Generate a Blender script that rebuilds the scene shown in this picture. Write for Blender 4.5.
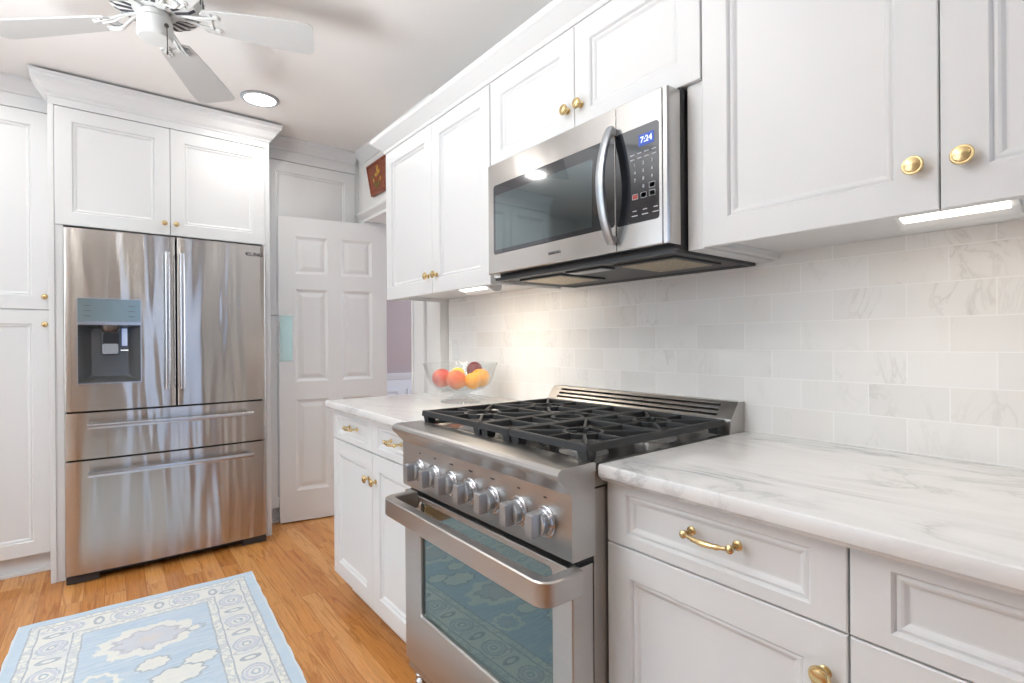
import bpy, bmesh, math, random
from mathutils import Vector, Matrix
random.seed(7)
PI = math.pi
S = bpy.context.scene
for o in list(bpy.data.objects): bpy.data.objects.remove(o)
C = S.collection

# ------------------------------------------------------------------ camera
f_px, yaw, pitch, roll = 515.03, 0.664668, 0.000821, 0.007112
fw = Vector((math.sin(yaw)*math.cos(pitch), math.cos(yaw)*math.cos(pitch), -math.sin(pitch)))
r0 = Vector((math.cos(yaw), -math.sin(yaw), 0)); d0 = fw.cross(r0)
r1 = math.cos(roll)*r0 + math.sin(roll)*d0; d1 = -math.sin(roll)*r0 + math.cos(roll)*d0
cam = bpy.data.cameras.new('camera'); cam_o = bpy.data.objects.new('camera', cam); C.objects.link(cam_o)
cam.sensor_width = 36; cam.lens = f_px/1024*36; cam.clip_start = .02
M = Matrix((r1, -d1, -fw)).transposed().to_4x4(); M.translation = (0, 0, 1.185)
cam_o.matrix_world = M
S.camera = cam_o
# ------------------------------------------------------------------ view, world, daylight, ceiling fill
S.view_settings.view_transform = 'Standard'; S.view_settings.look = 'None'
S.view_settings.exposure = 0.42; S.view_settings.gamma = 1; S.view_settings.use_curve_mapping = False
W = bpy.data.worlds.new('sky'); S.world = W; W.use_nodes = True
wn = W.node_tree.nodes; wl = W.node_tree.links
bg = wn['Background']
sky = wn.new('ShaderNodeTexSky'); sky.sky_type = 'HOSEK_WILKIE'; sky.turbidity = 4; sky.sun_direction = (-.6, -.3, .7)
mixw = wn.new('ShaderNodeMixRGB'); mixw.inputs[0].default_value = .55; mixw.inputs[2].default_value = (.70, .84, 1, 1)
wl.new(sky.outputs[0], mixw.inputs[1]); wl.new(mixw.outputs[0], bg.inputs[0]); bg.inputs[1].default_value = .9

def area(name, loc, direction, sx, sy, power, col, spread=PI):
    l = bpy.data.lights.new(name, 'AREA'); l.shape = 'RECTANGLE'; l.size = sx; l.size_y = sy
    l.energy = power; l.color = col; l.spread = spread
    o = bpy.data.objects.new(name, l); C.objects.link(o); o.location = loc
    o.rotation_euler = Vector(direction).to_track_quat('-Z', 'Y').to_euler()
    return o
area('daylight_back_window', (.60, -2.14, 1.15), (0, 1, 0), .8, 2.0, 7, (.35, .58, 1))
area('daylight_left_window', (-2.14, 2.0, 1.5), (1, 0, .0), 2.2, 1.5, 22, (.80, .90, 1))
area('daylight_hall', (3.4, 2.9, 1.5), (-1, 0, 0), 1.2, 1.6, 26, (.82, .89, 1))

area('ceiling_fill', (-2.16, 1.5, 1.25), (.60, -.02, 1), .9, 2.2, 64, (.93, .97, 1), math.radians(95))  # added uplight outside the left window, only to brighten the ceiling

# ------------------------------------------------------------------ object helpers
def link(o, root=None, parent=None):
    C.objects.link(o)
    if parent is not None: o.parent = parent
def finish(name, bm, mat, parent=None, smooth=False, bevel=0, origin=None, seg=2):
    """link a bmesh (world coordinates) as one mesh object; parent = Empty/part it belongs to"""
    bmesh.ops.remove_doubles(bm, verts=bm.verts, dist=1e-6)
    bmesh.ops.recalc_face_normals(bm, faces=bm.faces)
    base = Vector((0, 0, 0))
    if parent is not None: base = Vector(parent['_b']) if '_b' in parent else Vector((0, 0, 0))
    elif origin is not None: base = Vector(origin)
    bmesh.ops.translate(bm, vec=-base, verts=bm.verts)
    me = bpy.data.meshes.new(name); bm.to_mesh(me); bm.free()
    for m in (mat if isinstance(mat, (list, tuple)) else [mat]): me.materials.append(m)
    o = bpy.data.objects.new(name, me); C.objects.link(o)
    if parent is not None: o.parent = parent
    elif origin is not None: o.location = origin
    o['_b'] = tuple(base)
    if smooth:
        for p in me.polygons: p.use_smooth = True
        m = o.modifiers.new('es', 'EDGE_SPLIT'); m.split_angle = math.radians(smooth if smooth > 1 else 35)
    if bevel:
        b = o.modifiers.new('bevel', 'BEVEL'); b.width = bevel; b.segments = seg; b.limit_method = 'ANGLE'; b.angle_limit = math.radians(40)
        b.harden_normals = False
    return o
def thing(name, label, cat, loc, group=None):
    o = bpy.data.objects.new(name, None); C.objects.link(o); o.location = loc
    o.empty_display_size = .1
    o['label'] = label; o['category'] = cat; o['_b'] = tuple(loc)
    if group: o['group'] = group
    return o
def tag(o, label, cat, group=None, kind=None):
    o['label'] = label; o['category'] = cat
    if group: o['group'] = group
    if kind: o['kind'] = kind
    return o
def struct(o, label=None, cat=None):
    o['kind'] = 'structure'
    if label: o['label'] = label
    if cat: o['category'] = cat
    return o
def B(): return bmesh.new()
def box(bm, x0, x1, y0, y1, z0, z1, mi=0):
    vs = [bm.verts.new((x, y, z)) for x in (x0, x1) for y in (y0, y1) for z in (z0, z1)]
    for q in ((0,1,3,2), (4,6,7,5), (0,4,5,1), (2,3,7,6), (0,2,6,4), (1,5,7,3)):
        f = bm.faces.new([vs[i] for i in q]); f.material_index = mi
    return vs
def rings(bm, loops, cap0=True, cap1=True, closed=True, mi=0):
    L = [[bm.verts.new(p) for p in lp] for lp in loops]
    n = len(L[0])
    for a, b in zip(L, L[1:]):
        for i in range(n if closed else n-1):
            j = (i+1) % n
            f = bm.faces.new((a[i], a[j], b[j], b[i])); f.material_index = mi
    if cap0: bm.faces.new(L[0]).material_index = mi
    if cap1: bm.faces.new(L[-1]).material_index = mi
    return L
def rr(x0, y0, x1, y1, r=0.0, n=5):
    r = max(r, 1e-5); out = []
    for cx, cy, a in ((x1-r, y1-r, 0), (x0+r, y1-r, 90), (x0+r, y0+r, 180), (x1-r, y0+r, 270)):
        for i in range(n+1):
            t = math.radians(a+90*i/n); out.append((cx+r*math.cos(t), cy+r*math.sin(t)))
    return out
class Fr:
    """a local frame: A corner, U across, V up, N outwards"""
    def __init__(s, A, U, N, V=(0, 0, 1)):
        s.A = Vector(A); s.U = Vector(U); s.V = Vector(V); s.N = Vector(N)
    def __call__(s, x, y, z): return s.A + s.U*x + s.V*y + s.N*z
def plates(bm, fr, spec, cap0=True, cap1=True, n=5, mi=0):
    """spec: list of (x0,y0,x1,y1,r,z) loops joined into a shell"""
    return rings(bm, [[fr(x, y, s[5]) for x, y in rr(*s[:5], n=n)] for s in spec], cap0, cap1, mi=mi)
def lathe(bm, c, axis, prof, seg=24, mi=0):
    c = Vector(c); a = Vector(axis).normalized()
    u = a.orthogonal().normalized(); v = a.cross(u)
    lp = [[c + a*h + (u*math.cos(2*PI*i/seg) + v*math.sin(2*PI*i/seg))*max(r, 1e-4) for i in range(seg)] for r, h in prof]
    rings(bm, lp, mi=mi)
def sweep(bm, pts, sec, up=(0, 0, 1), scale=None, cap=True):
    """sweep a 2-D section (side, up) along points"""
    pts = [Vector(p) for p in pts]; up = Vector(up); L = []
    for i, p in enumerate(pts):
        t = (pts[min(i+1, len(pts)-1)] - pts[max(i-1, 0)]).normalized()
        s = t.cross(up)
        if s.length < 1e-4: s = t.orthogonal()
        s.normalize(); w = s.cross(t).normalized(); k = scale[i] if scale else 1
        L.append([p + s*x*k + w*y*k for x, y in sec])
    rings(bm, L, cap, cap)
def circ(r, n=12): return [(r*math.cos(2*PI*i/n), r*math.sin(2*PI*i/n)) for i in range(n)]
def tube(bm, pts, r, n=12, scale=None, up=(0, 0, 1)): sweep(bm, pts, circ(r, n), up, scale)
def prism(bm, poly, axis, a0, a1, mi=0):
    """poly of 2-D points; axis 'y': points are (x,z); 'x': (y,z); 'z': (x,y)"""
    def q(p, a): return {'y': (p[0], a, p[1]), 'x': (a, p[0], p[1]), 'z': (p[0], p[1], a)}[axis]
    rings(bm, [[q(p, a0) for p in poly], [q(p, a1) for p in poly]], mi=mi)
def mitre_sweep(bm, path, prof):
    """path: horizontal points (x,y); prof: (out, z) with out to the left-hand normal"""
    P = [Vector((x, y)) for x, y in path]; L = []
    for i, p in enumerate(P):
        ds = []
        if i > 0: ds.append((P[i]-P[i-1]).normalized())
        if i < len(P)-1: ds.append((P[i+1]-P[i]).normalized())
        ns = [Vector((-d.y, d.x)) for d in ds]
        m = ns[0] if len(ns) == 1 else (ns[0]+ns[1])/(1+ns[0].dot(ns[1]))
        L.append([(p.x+m.x*o, p.y+m.y*o, z) for o, z in prof])
    rings(bm, L)
def text(name, body, size, loc, rot, mat, parent, ext=.0006, align='CENTER'):
    cu = bpy.data.curves.new(name, 'FONT'); cu.body = body; cu.size = size; cu.offset = size*.012; cu.extrude = ext; cu.align_x = align; cu.align_y = 'CENTER'
    to = bpy.data.objects.new(name+'_t', cu); C.objects.link(to)
    dg = bpy.context.evaluated_depsgraph_get(); me = bpy.data.meshes.new_from_object(to.evaluated_get(dg))
    bpy.data.objects.remove(to); me.name = name
    me.materials.clear(); me.materials.append(mat)
    o = bpy.data.objects.new(name, me); C.objects.link(o); o.parent = parent
    base = Vector(parent['_b']); o.location = Vector(loc)-base; o.rotation_euler = rot; o['_b'] = tuple(base)
    return o

# ------------------------------------------------------------------ material helpers
def srgb(r, g, b):
    return tuple(((c/255)/12.92 if c/255 <= .04045 else ((c/255+.055)/1.055)**2.4) for c in (r, g, b)) + (1,)
class X:
    """a scalar node expression"""
    nt = None
    def __init__(s, k): s.k = k
    @staticmethod
    def m(op, *a, clamp=False):
        n = X.nt.nodes.new('ShaderNodeMath'); n.operation = op; n.use_clamp = clamp
        for i, v in enumerate(a):
            if isinstance(v, X): X.nt.links.new(v.k, n.inputs[i])
            else: n.inputs[i].default_value = v
        return X(n.outputs[0])
    def __add__(s, o): return X.m('ADD', s, o)
    __radd__ = __add__
    def __sub__(s, o): return X.m('SUBTRACT', s, o)
    def __rsub__(s, o): return X.m('SUBTRACT', o, s)
    def __mul__(s, o): return X.m('MULTIPLY', s, o)
    __rmul__ = __mul__
    def __truediv__(s, o): return X.m('DIVIDE', s, o)
    def abs(s): return X.m('ABSOLUTE', s)
    def lt(s, o): return X.m('LESS_THAN', s, o)
    def gt(s, o): return X.m('GREATER_THAN', s, o)
    def fr(s): return X.m('FRACT', s)
    def sq(s): return X.m('MULTIPLY', s, s)
    def sqrt(s): return X.m('SQRT', s)
    def mx(s, o): return X.m('MAXIMUM', s, o)
    def mn(s, o): return X.m('MINIMUM', s, o)
class Mat:
    def __init__(s, name, **kw):
        s.m = bpy.data.materials.new(name); s.m.use_nodes = True
        s.nt = s.m.node_tree; s.p = s.nt.nodes['Principled BSDF']; s.set(**kw)
    def set(s, **kw):
        for k, v in kw.items(): s.p.inputs[k.replace('_', ' ')].default_value = v
    def n(s, t, **kw):
        nd = s.nt.nodes.new('ShaderNode'+t)
        for k, v in kw.items(): setattr(nd, k, v)
        return nd
    def l(s, a, b): s.nt.links.new(a, b)
    def coord(s, scale=(1, 1, 1), loc=(0, 0, 0), rot=(0, 0, 0)):
        tc = s.n('TexCoord'); mp = s.n('Mapping'); s.l(tc.outputs['Object'], mp.inputs[0])
        mp.inputs['Scale'].default_value = scale; mp.inputs['Location'].default_value = loc; mp.inputs['Rotation'].default_value = rot
        return mp.outputs[0]
    def noise(s, vec, scale, detail=3, rough=.5, dist=0):
        n = s.n('TexNoise'); s.l(vec, n.inputs['Vector']); n.inputs['Scale'].default_value = scale
        n.inputs['Detail'].default_value = detail; n.inputs['Roughness'].default_value = rough; n.inputs['Distortion'].default_value = dist
        return n.outputs['Fac']
    def ramp(s, fac, stops):
        r = s.n('ValToRGB'); s.l(fac, r.inputs[0]); e = r.color_ramp.elements
        while len(e) < len(stops): e.new(.5)
        for el, (p, c) in zip(e, stops): el.position = p; el.color = c
        return r.outputs[0]
    def mix(s, fac, a, b, mode='MIX'):
        x = s.n('MixRGB', blend_type=mode)
        for i, v in enumerate((fac, a, b)):
            if hasattr(v, 'node'): s.l(v, x.inputs[i])
            elif isinstance(v, X): s.l(v.k, x.inputs[i])
            else: x.inputs[i].default_value = v
        return x.outputs[0]
    def bump(s, h, strength, dist=.01, normal=None):
        b = s.n('Bump'); s.l(h, b.inputs['Height']); b.inputs['Strength'].default_value = strength; b.inputs['Distance'].default_value = dist
        if normal is not None: s.l(normal, b.inputs['Normal'])
        s.l(b.outputs[0], s.p.inputs['Normal']); return b.outputs[0]

def paint(name, col, rough=.35, bump=.02):
    m = Mat(name, Base_Color=col, Roughness=rough)
    v = m.coord()
    n = m.noise(v, 60, 2); m.bump(n, bump, .002)
    c = m.mix(m.noise(v, 3, 2), tuple(x*.97 for x in col[:3])+(1,), col); m.l(c, m.p.inputs['Base Color'])
    return m.m
m_cab = paint('white_cabinet_paint', (.745, .755, .76, 1), .38)
m_trim = paint('white_trim_paint', (.77, .78, .78, 1), .4)
m_wall = paint('white_wall_paint', (.80, .80, .78, 1), .6, .05)
m_ceil = paint('ceiling_paint', (.83, .81, .79, 1), .8, .05)
m_tan = paint('tan_wall_paint', (.30, .26, .22, 1), .6, .05)
m_dark = Mat('dark_gap', Base_Color=(.01, .01, .012, 1), Roughness=.5).m
m_hall = paint('mauve_wall_paint', srgb(180, 166, 168), .6)
m_wains = paint('pale_wainscot_paint', (.75, .80, .87, 1), .4)

def steel(name, col, rough=.26, streak=(1, 1, 300), wob=.0, wscale=(1, 1, 1), aniso=.6, axis='Z'):
    m = Mat(name, Base_Color=col, Roughness=rough, Metallic=1.0, Anisotropic=aniso, Anisotropic_Rotation=.25)
    v = m.coord(scale=streak)
    n = m.noise(v, 4, 3, .6)
    rmap = m.n('MapRange'); m.l(n, rmap.inputs[0]); rmap.inputs[3].default_value = rough*.8; rmap.inputs[4].default_value = rough*1.25
    m.l(rmap.outputs[0], m.p.inputs['Roughness'])
    c = m.mix(n, tuple(x*.93 for x in col[:3])+(1,), tuple(min(1, x*1.05) for x in col[:3])+(1,)); m.l(c, m.p.inputs['Base Color'])
    if wob:
        w = m.noise(m.coord(scale=wscale), 1, 2, .5, .3); m.bump(w, wob, .02)
    tg = m.n('Tangent', direction_type='RADIAL', axis=axis); m.l(tg.outputs[0], m.p.inputs['Tangent'])
    return m.m
ST = (.55, .53, .51, 1)
m_fridge = steel('brushed_steel_fridge', (.53, .50, .475, 1), .23, (2, 2, 400), .9, (6.5, 1, .7), .95)
m_range = steel('brushed_steel_range', (.50, .485, .47, 1), .33, (2, 1, 60), .0, aniso=.0)
m_micro = steel('brushed_steel_microwave', (.60, .58, .56, 1), .22, (2, 2, 400), .12, (1, 4, 1), .6)
m_side = Mat('satin_steel_side', Base_Color=(.42, .39, .36, 1), Metallic=.9, Roughness=.42).m
m_chrome = Mat('bright_steel', Base_Color=(.56, .57, .60, 1), Metallic=1, Roughness=.26).m
m_knob = Mat('satin_knob_metal', Base_Color=(.46, .49, .52, 1), Metallic=1, Roughness=.4).m
m_brass = Mat('polished_brass', Base_Color=(.74, .57, .30, 1), Metallic=1, Roughness=.24).m
m_black = Mat('black_plastic', Base_Color=(.015, .015, .017, 1), Roughness=.35).m
m_char = Mat('charcoal_plastic', Base_Color=(.04, .042, .045, 1), Roughness=.4).m
mm = Mat('cast_iron', Base_Color=(.018, .020, .022, 1), Roughness=.48)
mm.bump(mm.noise(mm.coord(), 400, 2), .15, .001); m_iron = mm.m
m_burner = Mat('burner_cap_enamel', Base_Color=(.02, .02, .022, 1), Roughness=.3).m
m_igniter = Mat('pale_burner_metal', Base_Color=(.45, .45, .45, 1), Metallic=.8, Roughness=.35).m
def coated(name, base, f0col, rough=.02, fac=.45):
    m = Mat(name, Base_Color=base, Roughness=.1)
    g = m.n('BsdfGlossy'); g.inputs['Color'].default_value = f0col; g.inputs['Roughness'].default_value = rough
    mx = m.n('MixShader'); fr = m.n('LayerWeight'); fr.inputs[0].default_value = fac
    out = m.nt.nodes['Material Output']
    m.l(fr.outputs['Facing'], mx.inputs[0]); m.l(m.p.outputs[0], mx.inputs[1]); m.l(g.outputs[0], mx.inputs[2]); m.l(mx.outputs[0], out.inputs[0])
    return m.m
m_oven = coated('tinted_oven_glass', (.008, .014, .018, 1), (.27, .35, .34, 1), .015, .62)
m_mwglass = coated('tinted_microwave_glass', (.012, .018, .02, 1), (.45, .55, .58, 1), .03, .50)
m_panel = coated('black_panel_glass', (.01, .01, .012, 1), (.4, .42, .45, 1), .04, .3)
m_disp = Mat('pale_touch_panel', Base_Color=(.27, .35, .37, 1), Roughness=.2, Metallic=.5).m
m_print = Mat('dark_print', Base_Color=(.05, .05, .06, 1), Roughness=.5).m
m_wprint = Mat('pale_print', Base_Color=(.55, .57, .6, 1), Roughness=.5).m
m_rprint = Mat('red_print', Base_Color=(.35, .05, .04, 1), Roughness=.5).m
def emit(name, col, st):
    m = Mat(name, Base_Color=(.8, .8, .8, 1)); m.p.inputs['Emission Color'].default_value = col; m.p.inputs['Emission Strength'].default_value = st
    return m.m
m_led = emit('downlight_lens', (1, .97, .92, 1), 5)
m_lens = emit('light_bar_lens', (1, .96, .86, 1), 2.2)
m_digit = emit('blue_digits', (.45, .65, 1, 1), .9)
m_screen = Mat('blue_screen', Base_Color=(.02, .05, .25, 1), Roughness=.2).m; m_screen.node_tree.nodes['Principled BSDF'].inputs['Emission Color'].default_value = (.05, .12, .6, 1); m_screen.node_tree.nodes['Principled BSDF'].inputs['Emission Strength'].default_value = .35
m_bglow = emit('dispenser_glow', (.3, .5, 1, 1), .3)
g_ = Mat('clear_glass', Base_Color=(.85, .87, .88, 1), Roughness=.2)
_t = g_.n('BsdfTransparent'); _t.inputs[0].default_value = (.97, .98, .98, 1)
_g = g_.n('BsdfGlossy'); _g.inputs['Roughness'].default_value = .04
_w = g_.n('LayerWeight'); _w.inputs[0].default_value = .12
_a = g_.n('MixShader'); _b = g_.n('MixShader'); _b.inputs[0].default_value = .02
g_.l(_w.outputs['Facing'], _a.inputs[0]); g_.l(_t.outputs[0], _a.inputs[1]); g_.l(_g.outputs[0], _a.inputs[2])
g_.l(_a.outputs[0], _b.inputs[1]); g_.l(g_.p.outputs[0], _b.inputs[2]); g_.l(_b.outputs[0], g_.nt.nodes['Material Output'].inputs[0]); m_glass = g_.m
gw = Mat('window_glass', Roughness=0)
_t = gw.n('BsdfTransparent'); _g = gw.n('BsdfGlossy'); _g.inputs['Roughness'].default_value = .01; _a = gw.n('MixShader'); _a.inputs[0].default_value = .06
gw.l(_t.outputs[0], _a.inputs[1]); gw.l(_g.outputs[0], _a.inputs[2]); gw.l(_a.outputs[0], gw.nt.nodes['Material Output'].inputs[0]); m_pane = gw.m
m_plate = Mat('mirror_push_plate', Base_Color=(.62, .66, .50, 1), Metallic=1, Roughness=.2).m

def marble():
    m = Mat('white_marble_worktop', Roughness=.12)
    v = m.coord(scale=(2.6, .75, 2.6), rot=(0, 0, .16))
    a = m.noise(v, 2.2, 8, .62, 1.4)
    veins = m.ramp(a, [(.40, (0, 0, 0, 1)), (.485, (.35, .35, .35, 1)), (.505, (1, 1, 1, 1)), (.53, (.3, .3, .3, 1)), (.62, (0, 0, 0, 1))])
    b = m.noise(m.coord(scale=(1.6, .7, 1.6), loc=(3, 1, 0)), 1.8, 4, .5, .6)
    msk = m.ramp(b, [(.42, (.12, .12, .12, 1)), (.68, (1, 1, 1, 1))])
    k = m.mix(1.0, veins, msk, 'MULTIPLY')
    fine = m.noise(m.coord(scale=(9, 1.4, 9), rot=(0, 0, .2)), 3, 6, .65, .8)
    base = m.mix(fine, (.84, .84, .83, 1), (.72, .725, .725, 1))
    col = m.mix(k, base, (.40, .415, .43, 1)); m.l(col, m.p.inputs['Base Color'])
    return m.m
m_marble = marble()

def tile_mat():
    m = Mat('marble_subway_tile', Roughness=.32)
    tc = m.n('TexCoord'); sp = m.n('SeparateXYZ'); m.l(tc.outputs['Object'], sp.inputs[0]); X.nt = m.nt
    y, z = X(sp.outputs[1]), X(sp.outputs[2])
    cb = m.n('CombineXYZ'); m.l((y-.303+15.7).k, cb.inputs[0]); m.l((z-.917+7.9).k, cb.inputs[1])
    br = m.n('TexBrick'); m.l(cb.outputs[0], br.inputs[0]); br.offset = .5
    br.inputs['Scale'].default_value = 1; br.inputs['Brick Width'].default_value = .157; br.inputs['Row Height'].default_value = .079
    br.inputs['Mortar Size'].default_value = .0014; br.inputs['Mortar Smooth'].default_value = .3
    br.inputs['Color1'].default_value = (0, 0, 0, 1); br.inputs['Color2'].default_value = (1, 1, 1, 1); br.inputs['Mortar'].default_value = (.5, .5, .5, 1)
    idv = br.outputs['Color']
    vm = m.n('VectorMath', operation='MULTIPLY_ADD'); m.l(idv, vm.inputs[0]); vm.inputs[1].default_value = (7, 9, 11); m.l(tc.outputs['Object'], vm.inputs[2])
    mp = m.n('Mapping'); m.l(vm.outputs[0], mp.inputs[0]); mp.inputs['Scale'].default_value = (1, 2.2, 1.0); mp.inputs['Rotation'].default_value = (.5, 0, 0)
    a = m.noise(mp.outputs[0], 4.5, 6, .6, 1.3)
    vein = m.ramp(a, [(.46, (0, 0, 0, 1)), (.50, (1, 1, 1, 1)), (.525, (.1, .1, .1, 1)), (.6, (0, 0, 0, 1))])
    msk = m.ramp(m.noise(mp.outputs[0], 3.1, 2), [(.5, (0, 0, 0, 1)), (.74, (.45, .45, .45, 1))])
    k = m.mix(1.0, vein, msk, 'MULTIPLY')
    tint = m.ramp(idv, [(0, (.765, .76, .745, 1)), (.35, (.815, .805, .785, 1)), (.7, (.84, .835, .82, 1)), (1, (.79, .765, .725, 1))])
    cl = m.mix(m.ramp(m.noise(mp.outputs[0], 2.3, 3), [(.4, (0, 0, 0, 1)), (.7, (.8, .8, .8, 1))]), tint, (.84, .84, .83, 1))
    col = m.mix(k, cl, (.47, .455, .43, 1))
    col = m.mix(br.outputs['Fac'], col, (.90, .90, .89, 1)); m.l(col, m.p.inputs['Base Color'])
    inv = X(br.outputs['Fac']) * -1.0 + 1.0; m.bump(inv.k, .25, .0015)
    return m.m
m_tile = tile_mat()

def oak():
    m = Mat('oak_plank_floor', Roughness=.22)
    tc = m.n('TexCoord'); sp = m.n('SeparateXYZ'); m.l(tc.outputs['Object'], sp.inputs[0]); X.nt = m.nt
    cb = m.n('CombineXYZ'); m.l((X(sp.outputs[1])+20.3).k, cb.inputs[0]); m.l((X(sp.outputs[0])+8.02).k, cb.inputs[1])
    br = m.n('TexBrick'); m.l(cb.outputs[0], br.inputs[0]); br.offset = .37; br.offset_frequency = 2
    br.inputs['Scale'].default_value = 1; br.inputs['Brick Width'].default_value = .95; br.inputs['Row Height'].default_value = .08
    br.inputs['Mortar Size'].default_value = .0007; br.inputs['Mortar Smooth'].default_value = .2
    br.inputs['Color1'].default_value = (0, 0, 0, 1); br.inputs['Color2'].default_value = (1, 1, 1, 1); br.inputs['Mortar'].default_value = (.5, .5, .5, 1)
    idv = br.outputs['Color']
    vm = m.n('VectorMath', operation='MULTIPLY_ADD'); m.l(idv, vm.inputs[0]); vm.inputs[1].default_value = (5, 13, 3); m.l(tc.outputs['Object'], vm.inputs[2])
    mp = m.n('Mapping'); m.l(vm.outputs[0], mp.inputs[0]); mp.inputs['Scale'].default_value = (14, 1.1, 1)
    g = m.noise(mp.outputs[0], 2.2, 6, .6, 1.6)
    mp2 = m.n('Mapping'); m.l(vm.outputs[0], mp2.inputs[0]); mp2.inputs['Scale'].default_value = (90, 3, 1)
    g2 = m.noise(mp2.outputs[0], 2, 3, .6)
    tone = m.ramp(idv, [(0, srgb(186, 122, 60)), (.35, srgb(206, 142, 76)), (.7, srgb(216, 156, 92)), (1, srgb(196, 130, 66))])
    dark = m.ramp(g, [(.35, (.62, .50, .38, 1)), (.5, (1, 1, 1, 1)), (.62, (1.0, .95, .88, 1))])
    c = m.mix(.75, tone, dark, 'MULTIPLY')
    c = m.mix(.25, c, m.ramp(g2, [(.35, (.45, .32, .2, 1)), (.6, (1, 1, 1, 1))]), 'MULTIPLY')
    c = m.mix(br.outputs['Fac'], c, srgb(138, 86, 44)); m.l(c, m.p.inputs['Base Color'])
    m.bump((X(br.outputs['Fac'])*-1.0+1.0).k, .3, .001)
    return m.m
m_oak = oak()

RW, RL = .44, 2.62
def rug_mat():
    m = Mat('woven_rug', Roughness=.95)
    tc = m.n('TexCoord'); sp = m.n('SeparateXYZ'); m.l(tc.outputs['Object'], sp.inputs[0]); X.nt = m.nt
    v = m.coord()
    n1 = X(m.noise(v, 14, 3)) - .5; n2 = X(m.noise(m.coord(loc=(5, 3, 0)), 14, 3)) - .5
    n3 = X(m.noise(m.coord(loc=(1, 8, 0)), 55, 2)) - .5
    x0, y0 = X(sp.outputs[0]), X(sp.outputs[1])
    x, y = x0 + n1*.012, y0 + n2*.012
    ex = RW - x.abs(); ey = (y*-1.0).mn(y + RL)
    de = ex.mn(ey)
    blue = srgb(184, 206, 223); blue2 = srgb(202, 218, 229); cream = srgb(232, 232, 226); grey = srgb(168, 180, 190); lilac = srgb(206, 209, 216)
    streak = m.noise(m.coord(scale=(3, 40, 1)), 2, 4, .6)
    field = m.mix(m.ramp(streak, [(.35, (0, 0, 0, 1)), (.65, (1, 1, 1, 1))]), srgb(176, 198, 216), srgb(202, 216, 227))
    col = field
    def blob(cx, cy, rx, ry, wob=.35):
        px = (x0-cx)/rx; py = (y0-cy)/ry
        d = (px.sq()+py.sq()).sqrt()
        ang = X.m('ARCTAN2', py, px)
        return d + X.m('SINE', ang*9.0)*.09 + n1*(wob*1.6) + n3*wob
    meds = []
    yy = -.42
    flip = 1
    while yy > -RL+.2:
        meds.append((0.0, yy, .135, .095, 0)); meds.append((0.01, yy-.21, .04, .035, 1))
        meds.append((.155*flip, yy-.27, .045, .035, 1)); meds.append((-.15*flip, yy-.24, .06, .06, 2))
        meds.append((.16*flip, yy-.02, .04, .03, 3)); meds.append((.08*flip, yy-.34, .07, .045, 1))
        yy -= .56; flip = -flip
    for cx, cy, rx, ry, k in meds:
        d = blob(cx, cy, rx, ry)
        if k == 0:
            col = m.mix(d.lt(1.25), col, cream); col = m.mix(d.lt(.88), col, lilac); col = m.mix((d-.78).abs().lt(.05), col, srgb(190, 190, 196))
            col = m.mix(d.lt(.3), col, srgb(214, 208, 206))
        elif k == 1:
            col = m.mix(d.lt(1.35), col, grey); col = m.mix(d.lt(1.15), col, cream)
        elif k == 2:
            col = m.mix((d-.95).abs().lt(.16), col, cream); col = m.mix(d.lt(.35), col, lilac)
        else:
            col = m.mix((d-.8).abs().lt(.14), col, grey)
    # guard stripes and main border
    guard = m.mix(m.ramp(m.noise(v, 75, 2), [(.46, (0, 0, 0, 1)), (.54, (1, 1, 1, 1))]), srgb(205, 210, 212), srgb(236, 236, 228))
    side = ex.lt(ey)
    s = y*side + x*(1.0-side)
    t = de - .1325
    P = .21
    def motif(off, rx, ry):
        f = ((s+off)/P).fr() - .5
        return ((f*P/rx).sq() + (t/ry).sq()).sqrt() + n3*.35 + n1*.3
    bord = m.mix(m.ramp(m.noise(v, 9, 2), [(.5, (0, 0, 0, 1)), (.75, (1, 1, 1, 1))]), cream, srgb(212, 216, 220))
    d = motif(5.0, .052, .046)
    bord = m.mix((d-.95).abs().lt(.09), bord, srgb(188, 197, 207)); bord = m.mix((d-.66).abs().lt(.12), bord, srgb(204, 206, 216))
    bord = m.mix(d.lt(.34), bord, srgb(176, 190, 200)); bord = m.mix(d.lt(.18), bord, cream)
    d2 = motif(5.0+P/2, .018, .036)
    bord = m.mix((d2-.8).abs().lt(.26), bord, srgb(172, 181, 188))
    d3 = motif(5.0+P/4, .016, .05); bord = m.mix(((d3-.9).abs().lt(.12)), bord, srgb(196, 200, 206))
    col = m.mix(de.lt(.222), col, guard)
    col = m.mix(de.lt(.19), col, bord)
    col = m.mix(de.lt(.076), col, guard)
    edge = m.mix(m.noise(v, 8, 2), blue, blue2)
    col = m.mix(de.lt(.046), col, edge)
    for q in (.222, .19, .076, .046): col = m.mix(((de-q).abs().lt(.0028)), col, srgb(172, 180, 188))
    col = m.mix((RW-x0.abs()).lt(.008), col, srgb(214, 224, 232))
    fade = m.ramp(m.noise(m.coord(scale=(1, 2.2, 1)), 22, 4, .65), [(.42, (0, 0, 0, 1)), (.68, (.45, .45, .45, 1))])
    col = m.mix(fade, col, srgb(212, 221, 227))
    m.l(col, m.p.inputs['Base Color'])
    m.bump(m.noise(m.coord(), 260, 2), .5, .003)
    m.p.inputs['Sheen Weight'].default_value = .2
    return m.m
m_rug = rug_mat()

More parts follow.
